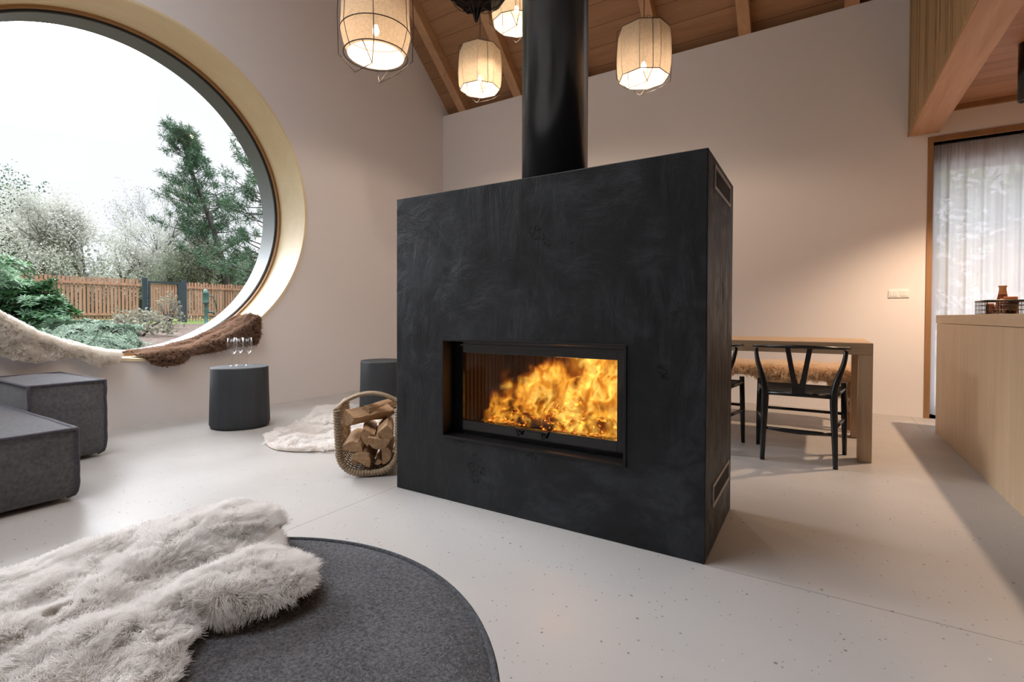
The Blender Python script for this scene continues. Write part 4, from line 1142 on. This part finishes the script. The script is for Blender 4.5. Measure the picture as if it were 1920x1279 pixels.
# black gauze pendant, only its underside in view
bp = empty('pendant_lamp', (-2.11, 2.92, 3.02), 0, 'black gauze pendant with a pointed tip hanging among the linen pendants', 'pendant lamp')
m = Mat('black_gauze'); m.N.remove(m.b); d_ = m.n('ShaderNodeBsdfDiffuse'); d_.inputs[0].default_value = (.012, .012, .014, 1); t_ = m.n('ShaderNodeBsdfTransparent')
s_ = m.n('ShaderNodeMixShader'); s_.inputs[0].default_value = .22; m.link(d_.outputs[0], s_.inputs[1]); m.link(t_.outputs[0], s_.inputs[2]); m.link(s_.outputs[0], m.out.inputs['Surface'])
gz = MB(); rg = random.Random(3)
pr_ = [(0.004, 0.0), (.022, .06), (.050, .125), (.085, .15), (.185, .175), (.225, .23), (.23, .46), (.19, .64)]
gz.lathe(pr_, 40, fn=lambda a, z: 1 + .10 * math.sin(5 * a + 9 * z) + .05 * math.sin(11 * a - 6 * z))
gz.build('gauze', m.m, bp, recalc=False)
cg = MB()
for k in range(6):
    a = k * PI / 3 + .3; cg.tube([((r + .004) * math.cos(a + .25 * math.sin(z * 9)), (r + .004) * math.sin(a + .25 * math.sin(z * 9)), z) for r, z in pr_], .003, 5)
for z, r in ((.175, .190), (.23, .230), (.64, .194)): cg.tube([(r * math.cos(2 * PI * k / 24), r * math.sin(2 * PI * k / 24), z + .01 * math.sin(5 * k)) for k in range(24)], .003, 5, closed=True)
cg.build('wire_cage', M_wirep, bp); MB().tube([(0, 0, .5), (0, 0, roof_z(2.92) + .18 - 3.02)], .0035, 6).build('cord', M_black, bp)

# ------------------------------------------------------------------ garden
def gz_(x):  # ground height rises away from the house
    return 0.30 + 0.34 * min(1, max(0, (XW - 0.5 - x) / 15.0))


def ground_mat():
    m = Mat('garden_ground'); m.set(Roughness=0.95); v = m.coords()
    mul = m.ramp(m.noise(v, 9, 8, .75, .4), [(0.35, (0.055, 0.033, 0.026)), (0.5, (0.115, 0.080, 0.062)), (0.68, (0.24, 0.18, 0.145))])
    gr = m.ramp(m.noise(v, 14, 6, .7), [(0.3, (0.07, 0.13, 0.02)), (0.7, (0.20, 0.30, 0.06))])
    sp = m.n('ShaderNodeSeparateXYZ'); m.link(v, sp.inputs[0])
    ed = m.math('ADD', sp.outputs[0], m.math('MULTIPLY', m.noise(v, .5, 3), 2.0))
    k = m.ramp(m.math('MULTIPLY', m.math('ADD', ed, 17.6), -1.2, clamp=True), [(0, 0.0), (1, 1.0)])
    m.col(m.mix(k, mul, gr)); m.bump(m.noise(v, 14, 8, .8), 1.0, .05); return m.m


b = MB()
def gfn(u, v):
    x = XW - 0.45 - 60 * u ** 1.5; y = -25 + 75 * v
    return (x, y, gz_(x) + 0.05 * noise.noise(Vector((x * .6, y * .6, 0))) * min(1, (XW - 0.45 - x)))
b.grid(gfn, 60, 60); o = b.build('ground', ground_mat(), None, recalc=False); tag(o, kind='structure')
b = MB(); b.quad([(XW - 5, YB + 0.3, -0.02), (25, YB + 0.3, -0.02), (25, 40, 0.2), (XW - 5, 40, 0.2)]); o = b.build('lawn', plain('terrace_gravel', (0.30, 0.29, 0.28), .9, var=.2, scale=12), None, recalc=False); tag(o, kind='structure')

FXX = -20.3
M_fence = Mat('larch_pales'); M_fence.set(Roughness=.8)
_v = M_fence.coords((18, 9, .6)); M_fence.col(M_fence.ramp(M_fence.noise(_v, 1, 5), [(0.3, (0.27, 0.135, 0.080)), (0.7, (0.44, 0.255, 0.165))])); M_fence = M_fence.m
M_steel = plain('anthracite_steel', (0.022, 0.040, 0.055), .45, .2)


def fence(y0, y1, lab):
    zt = 2.16 + 0.0; root = empty('picket_fence', (FXX, (y0 + y1) / 2, .65), 0, lab, 'fence'); rn = random.Random(int(y0 * 10))
    pal = []; y = y0
    while y < y1 - .05:
        pal.append((y, y + rn.uniform(.062, .072), rn.uniform(-.03, .03))); y += .105
    mb = MB()
    for a, c, dz in pal: mb.box(FXX, FXX + .02, a, c, .70 + dz * .3, zt + dz)
    lc(root, mb).build('fence_pales', M_fence, root)
    for z in (.90, 1.93): lc(root, MB().box(FXX + .021, FXX + .06, y0, y1, z, z + .075)).build('fence_rail', M_fence, root)
fence(1.0, 7.98, 'larch picket fence left of the dark steel garden gate')
fence(9.42, 24.0, 'larch picket fence right of the dark steel garden gate')
gt = empty('garden_gate', (FXX, 8.7, .65), 0, 'small wooden garden gate in an anthracite steel frame in the fence', 'gate')
for y in (8.02, 9.30):
    lc(gt, MB().box(FXX - .05, FXX + .07, y, y + .13, .45, 2.24)).build('gate_post', M_steel, gt, bevel=.004)
mb = MB(); mb.box(FXX, FXX + .05, 8.19, 8.25, .86, 2.13); mb.box(FXX, FXX + .05, 9.16, 9.26, .86, 2.13); mb.box(FXX, FXX + .05, 8.25, 9.16, 2.07, 2.13); mb.box(FXX, FXX + .05, 8.25, 9.16, .86, .93)
lc(gt, mb).build('gate_frame', M_steel, gt, bevel=.003)
mb = MB(); y = 8.27
while y < 9.13: mb.box(FXX - .02, FXX - .001, y, y + .065, .80, 2.05); y += .088
lc(gt, mb).build('gate_pales', M_fence, gt)

# cast-iron hand pump
M_pump = plain('green_cast_iron', (0.030, 0.095, 0.075), .45, var=.3)
pm = empty('water_pump', (-16.3, 8.15, gz_(-16.3)), 0, 'green cast-iron hand water pump standing in front of the garden fence', 'water pump')
mb = MB(); mb.lathe([(.10, 0), (.10, .04), (.055, .06), (.05, .45), (.06, .50), (.05, .55), (.055, .72), (.095, .74), (.095, .77), (.085, .79), (.085, 1.02), (.095, 1.04), (.095, 1.07), (.06, 1.12), (.045, 1.17), (0, 1.19)], 20); mb.build('pump_body', M_pump, pm)
MB().tube([(0, .04, .46), (.03, .16, .47), (.03, .22, .44), (.03, .23, .38)], .03, 10).build('spout', M_pump, pm)
MB().tube([(0, .06, .98), (0, .20, .97), (.02, .27, .80), (.02, .33, .45)], [.02, .022, .018, .015], 8).build('pump_handle', M_pump, pm)
wc = empty('well_cover', (-17.4, 5.7, gz_(-17.4)), 0, 'low pale stone slab with dark green cover beside the large bush', 'well cover')
MB().box(-.4, .4, -.75, .75, 0, .13).build('slab', plain('pale_stone', (.42, .40, .36), .9, var=.2), wc); MB().box(-.35, .35, -.35, .80, .13, .18).build('cover', M_pump, wc)


def leaf_cloud(mb, pts, size, rn, elong=1.6, curl=0.0):
    for p in pts:
        d = Vector((rn.gauss(0, 1), rn.gauss(0, 1), rn.gauss(0, .8))).normalized(); s = d.orthogonal().normalized(); q = rn.uniform(0, 6.28)
        s = (Matrix.Rotation(q, 3, d) @ s); l = size * rn.uniform(.7, 1.3) * elong; w_ = size * rn.uniform(.7, 1.2) * .5
        nn = d.cross(s) * l * .12
        a = p; c = p + d * l
        mb.v += [tuple(a), tuple(p + d * l * .5 + s * w_ + nn), tuple(c), tuple(p + d * l * .5 - s * w_ + nn)]; k = len(mb.v)
        mb.f.append((k - 4, k - 3, k - 2, k - 1)); mb.s.append(False)


def shrub(x, y, rx, ry, h, n, size, mat, label, seed, whorl=True, name='shrub', cat='bush', group=None, zoff=0.0):
    rn = random.Random(seed); z0 = gz_(x) + zoff; root = empty(name, (x, y, z0), 0, label, cat, group)
    mb = MB()
    for _ in range(n):
        # points near the surface of a lumpy dome
        a = rn.uniform(0, 2 * PI); e = math.asin(rn.uniform(0.0, 1)); k = 1 + .42 * noise.noise(Vector((math.cos(a) * 2.2, math.sin(a) * 2.2, e * 2.2 + seed)))
        r = k * rn.uniform(.72, 1.0) ** .6
        c = Vector((rx * r * math.cos(e) * math.cos(a), ry * r * math.cos(e) * math.sin(a), h * (.06 + .94 * r * math.sin(e)))); out = c.normalized()
        if whorl:
            ax = (out + Vector((rn.gauss(0, .35), rn.gauss(0, .35), .5 + rn.gauss(0, .2)))).normalized(); t0 = ax.orthogonal().normalized()
            for q in range(7):
                d = (Matrix.Rotation(q * .9 + rn.uniform(-.2, .2), 3, ax) @ t0) * 1.0 + ax * rn.uniform(.05, .5); d.normalize(); s = d.cross(ax).normalized()
                l = size * rn.uniform(.8, 1.2); w_ = l * .17; dn = -ax * l * .12
                mb.v += [tuple(c), tuple(c + d * l * .5 + s * w_), tuple(c + d * l + dn), tuple(c + d * l * .5 - s * w_)]; kk = len(mb.v); mb.f.append((kk - 4, kk - 3, kk - 2, kk - 1)); mb.s.append(False)
        else: leaf_cloud(mb, [c], size, rn)
    mb.build('foliage', mat, root, recalc=False)
    st = MB()
    for k in range(9):
        a = rn.uniform(0, 6.28); st.tube([(0, 0, -.05), (rx * .35 * math.cos(a), ry * .35 * math.sin(a), h * .4), (rx * .75 * math.cos(a), ry * .75 * math.sin(a), h * .72)], [.03, .02, .008], 5)
    st.build('stem', M_barkt, root)
    return root


M_barkt = plain('tree_bark', (0.10, 0.085, 0.07), .9, var=.3, scale=6)
M_barkd = plain('dark_bark', (0.055, 0.045, 0.045), .9, var=.3, scale=6)
M_rhod = leaf_mat('rhododendron_leaf', (0.025, 0.080, 0.035), (0.11, 0.25, 0.095), .35, .2, 2.5)
M_rhod2 = leaf_mat('grey_green_leaf', (0.07, 0.12, 0.075), (0.20, 0.28, 0.20), .5, .2, 3)
M_twig = leaf_mat('dry_twig_leaf', (0.14, 0.13, 0.10), (0.30, 0.30, 0.22), .7, .3, 4)
shrub(-11.9, 1.75, 1.55, 1.50, 1.55, 3800, .125, M_rhod, 'big dark green rhododendron bush filling the lower left of the round window', 1)
shrub(-10.9, 2.75, .62, .55, .95, 1300, .11, M_rhod, 'shorter leafy rhododendron at the right flank of the big bush', 2)
shrub(-9.4, 3.0, .85, .6, .42, 800, .085, M_rhod2, 'low grey-green shrub just outside the window sill, nearest the big bush', 3)
shrub(-8.0, 2.70, .45, .35, .22, 420, .065, M_rhod2, 'low grey-green shrub just outside the window sill, growing nearest the wall', 4)
shrub(-12.5, 4.9, .8, .6, .55, 700, .06, M_twig, 'twiggy dry shrub on the mulch in front of the fence', 5, whorl=False)
shrub(-15.5, 6.75, .35, .35, 1.05, 420, .05, M_twig, 'thin pale sapling shrub growing in front of the gate', 6, whorl=False)


def tree(x, y, z, h, seed, label, mat_bark, lean=(0, 0), levels=5, rad=.14, spread=.55, leaf=None, leafsize=.1, leafn=3, name='tree', first=.28, elong=1.6, jitter=.25, group=None, droop=0.0, nb=(2, 3), scatter=.12):
    rn = random.Random(seed); root = empty(name, (x, y, z), 0, label, 'tree', group)
    tr = MB(); lf = []
    def grow(p, d, L, r, lev):
        n = 4; pts = [p.copy()]; rs = [r]; q = p.copy()
        for i in range(n):
            d = (d + Vector((rn.gauss(0, .10), rn.gauss(0, .10), rn.gauss(0, .06) + .04 - droop * (levels - lev) * .1))).normalized(); q = q + d * L / n; pts.append(q.copy()); rs.append(r * (1 - .35 * (i + 1) / n))
        tr.tube(pts, rs, 6 if lev > 2 else (4 if lev > 0 else 3), caps=False)
        if leaf is not None and lev <= 2:
            for _ in range(leafn):
                b0 = pts[rn.randint(1, n)]; lf.append(b0 + Vector((rn.gauss(0, scatter), rn.gauss(0, scatter), rn.gauss(0, scatter))))
        if lev == 0: return
        k = rn.randint(*nb)
        for j in range(k + 1):
            i = rn.randint(1, n) if j < k else n
            ax = d.orthogonal().normalized(); ax = Matrix.Rotation(rn.uniform(0, 6.28), 3, d) @ ax
            dd = (d + ax * spread * rn.uniform(.6, 1.4) + Vector((0, 0, jitter * rn.uniform(-.2, .6)))).normalized()
            grow(pts[i], dd, L * rn.uniform(.62, .82), rs[i] * rn.uniform(.5, .7), lev - 1)
    grow(Vector((0, 0, -.2)), Vector((lean[0], lean[1], 1)).normalized(), h * first, rad, levels)
    tr.build('trunk', mat_bark, root, recalc=False)
    if leaf is not None:
        lb = MB(); leaf_cloud(lb, lf, leafsize, rn, elong); lb.build('foliage', leaf, root, recalc=False)
    return root


M_blos = leaf_mat('pale_blossom', (0.36, 0.37, 0.33), (0.62, 0.62, 0.57), .8, .35, 2)
M_bud = leaf_mat('fresh_buds', (0.16, 0.19, 0.13), (0.36, 0.38, 0.30), .8, .35, 2)
M_pine = leaf_mat('pine_needles', (0.028, 0.070, 0.045), (0.085, 0.165, 0.085), .6, .15, 1.2)
for i, (x, y, h, sd, lab) in enumerate([
        (-24.8, 6.3, 7.2, 21, 'white blossoming tree behind the fence at the far left of the window view'),
        (-26.0, 8.2, 7.6, 22, 'white blossoming tree behind the fence above the rhododendron'),
        (-27.5, 10.1, 7.0, 23, 'white blossoming tree behind the fence, the one nearest the gate'),
        (-25.0, 4.4, 6.6, 24, 'white blossoming tree cut off by the left edge of the picture')]):
    tree(x, y, .6, h, sd, lab, M_barkt, levels=6, rad=.13, spread=.62, leaf=M_blos, leafsize=.062, leafn=3, first=.24, group='blossoming trees beyond the fence', scatter=.16)
tree(-29.5, 11.5, .6, 9.2, 31, 'bare tree with a forked upright crown left of the pine', M_barkd, levels=6, rad=.13, spread=.42, leaf=M_bud, leafsize=.05, leafn=1, first=.30, nb=(3, 3))
tree(-24.8, 11.3, .6, 7.0, 32, 'bare crooked tree with dark spreading boughs behind the gate', M_barkd, levels=6, rad=.17, spread=.62, leaf=M_bud, leafsize=.05, leafn=2, first=.20)
tree(-24.0, 12.8, .6, 6.4, 33, 'bare budding tree under the pine, right of the gate', M_barkt, levels=6, rad=.16, spread=.62, leaf=M_bud, leafsize=.06, leafn=3, first=.22)
tree(-26.5, 15.2, .6, 6.0, 34, 'bare budding tree at the right edge of the window view', M_barkt, levels=6, rad=.13, spread=.6, leaf=M_bud, leafsize=.07, leafn=4, first=.22)
tree(-36.5, 8.4, .6, 8.6, 35, 'dark bare treetop far behind the blossom at the left edge', M_barkd, levels=6, rad=.15, spread=.5, leaf=M_pine, leafsize=.10, leafn=2, first=.28)


def pine(x, y, z, h, seed, label, clumps, lean):
    rn = random.Random(seed); root = empty('pine_tree', (x, y, z), 0, label, 'tree'); tr = MB(); lf = MB()
    top = Vector((lean[0], lean[1], h)); tp = [Vector((0, 0, -.2)) + (top + Vector((0, 0, .2))) * t + Vector((.25 * math.sin(t * 5), .2 * math.sin(t * 4), 0)) for t in np.linspace(0, 1, 9)]
    tr.tube(tp, [.20 * (1 - t * .85) for t in np.linspace(0, 1, 9)], 7, caps=False)
    for k in range(clumps):
        t = rn.uniform(.20, 1.0); b0 = tp[0].lerp(tp[-1], t); a = rn.uniform(0, 6.28); ln = (1 - t) ** .6 * 3.0 * rn.uniform(.35, 1.0) + .15
        e = b0 + Vector((math.cos(a) * ln, math.sin(a) * ln, rn.uniform(.1, .9) * (.6 + ln * .3)))
        tr.tube([b0, b0.lerp(e, .5) + Vector((0, 0, -.12)), e], [.035 * (1.1 - t), .02, .008], 4, caps=False)
        for _ in range(3):
            c = e.lerp(b0, rn.uniform(0, .45)) + Vector((rn.gauss(0, .18), rn.gauss(0, .18), rn.gauss(0, .12)))
            axd = (Vector((math.cos(a), math.sin(a), .9))).normalized()
            for q in range(64):
                d = Vector((rn.gauss(0, 1), rn.gauss(0, 1), rn.gauss(0, .9))).normalized(); l = rn.uniform(.09, .19); p0 = c + d * rn.uniform(.0, .14) + axd * rn.uniform(-.1, .2)
                s = d.orthogonal().normalized() * .013; lf.v += [tuple(p0 - s), tuple(p0 + s), tuple(p0 + d * l + s * .3), tuple(p0 + d * l - s * .3)]; kk = len(lf.v); lf.f.append((kk - 4, kk - 3, kk - 2, kk - 1)); lf.s.append(False)
    tr.build('trunk', M_barkd, root, recalc=False); lf.build('foliage', M_pine, root, recalc=False); return root
pine(-24.2, 13.2, .6, 8.6, 5, 'tall dark green pine rising above the fence right of the gate', 125, (-.6, -1.6))
pine(-19.9, 12.5, .6, 8.8, 8, 'second dark pine cut by the right edge of the round window', 100, (0.2, -.1))

# distant thicket closing the view beneath the crowns
th = MB(); rn = random.Random(77); tw = []
for k in range(520):
    x = -44 + rn.uniform(-4, 4); y = rn.uniform(2, 40); h = rn.uniform(2.2, 5.2); p = Vector((x, y, .5)); q = p + Vector((rn.gauss(0, .5), rn.gauss(0, .5), h))
    th.tube([p, p.lerp(q, .5) + Vector((rn.gauss(0, .2), rn.gauss(0, .2), 0)), q], [.05, .035, .012], 3, caps=False)
    for _ in range(70): tw.append(p.lerp(q, rn.uniform(.1, 1)) + Vector((rn.gauss(0, .6), rn.gauss(0, .6), rn.gauss(0, .3))))
leaf_cloud(th, tw, .20, rn, 1.4); o = th.build('thicket', leaf_mat('thicket_twigs', (0.10, 0.11, 0.09), (0.27, 0.29, 0.25), .9, .3, .6), None, recalc=False)
tag(o, 'distant grey-green thicket of twigs behind the fence and trees', 'thicket', kind='stuff')
# hedge seen through the sheer curtain
shrub(3.0, 13.0, 3.6, 1.4, 3.4, 2600, .2, leaf_mat('hedge_leaf', (0.05, .10, .03), (0.20, .30, .10), .5, .3, 2), 'green garden bush dimly seen through the sheer curtain', 61, whorl=False)
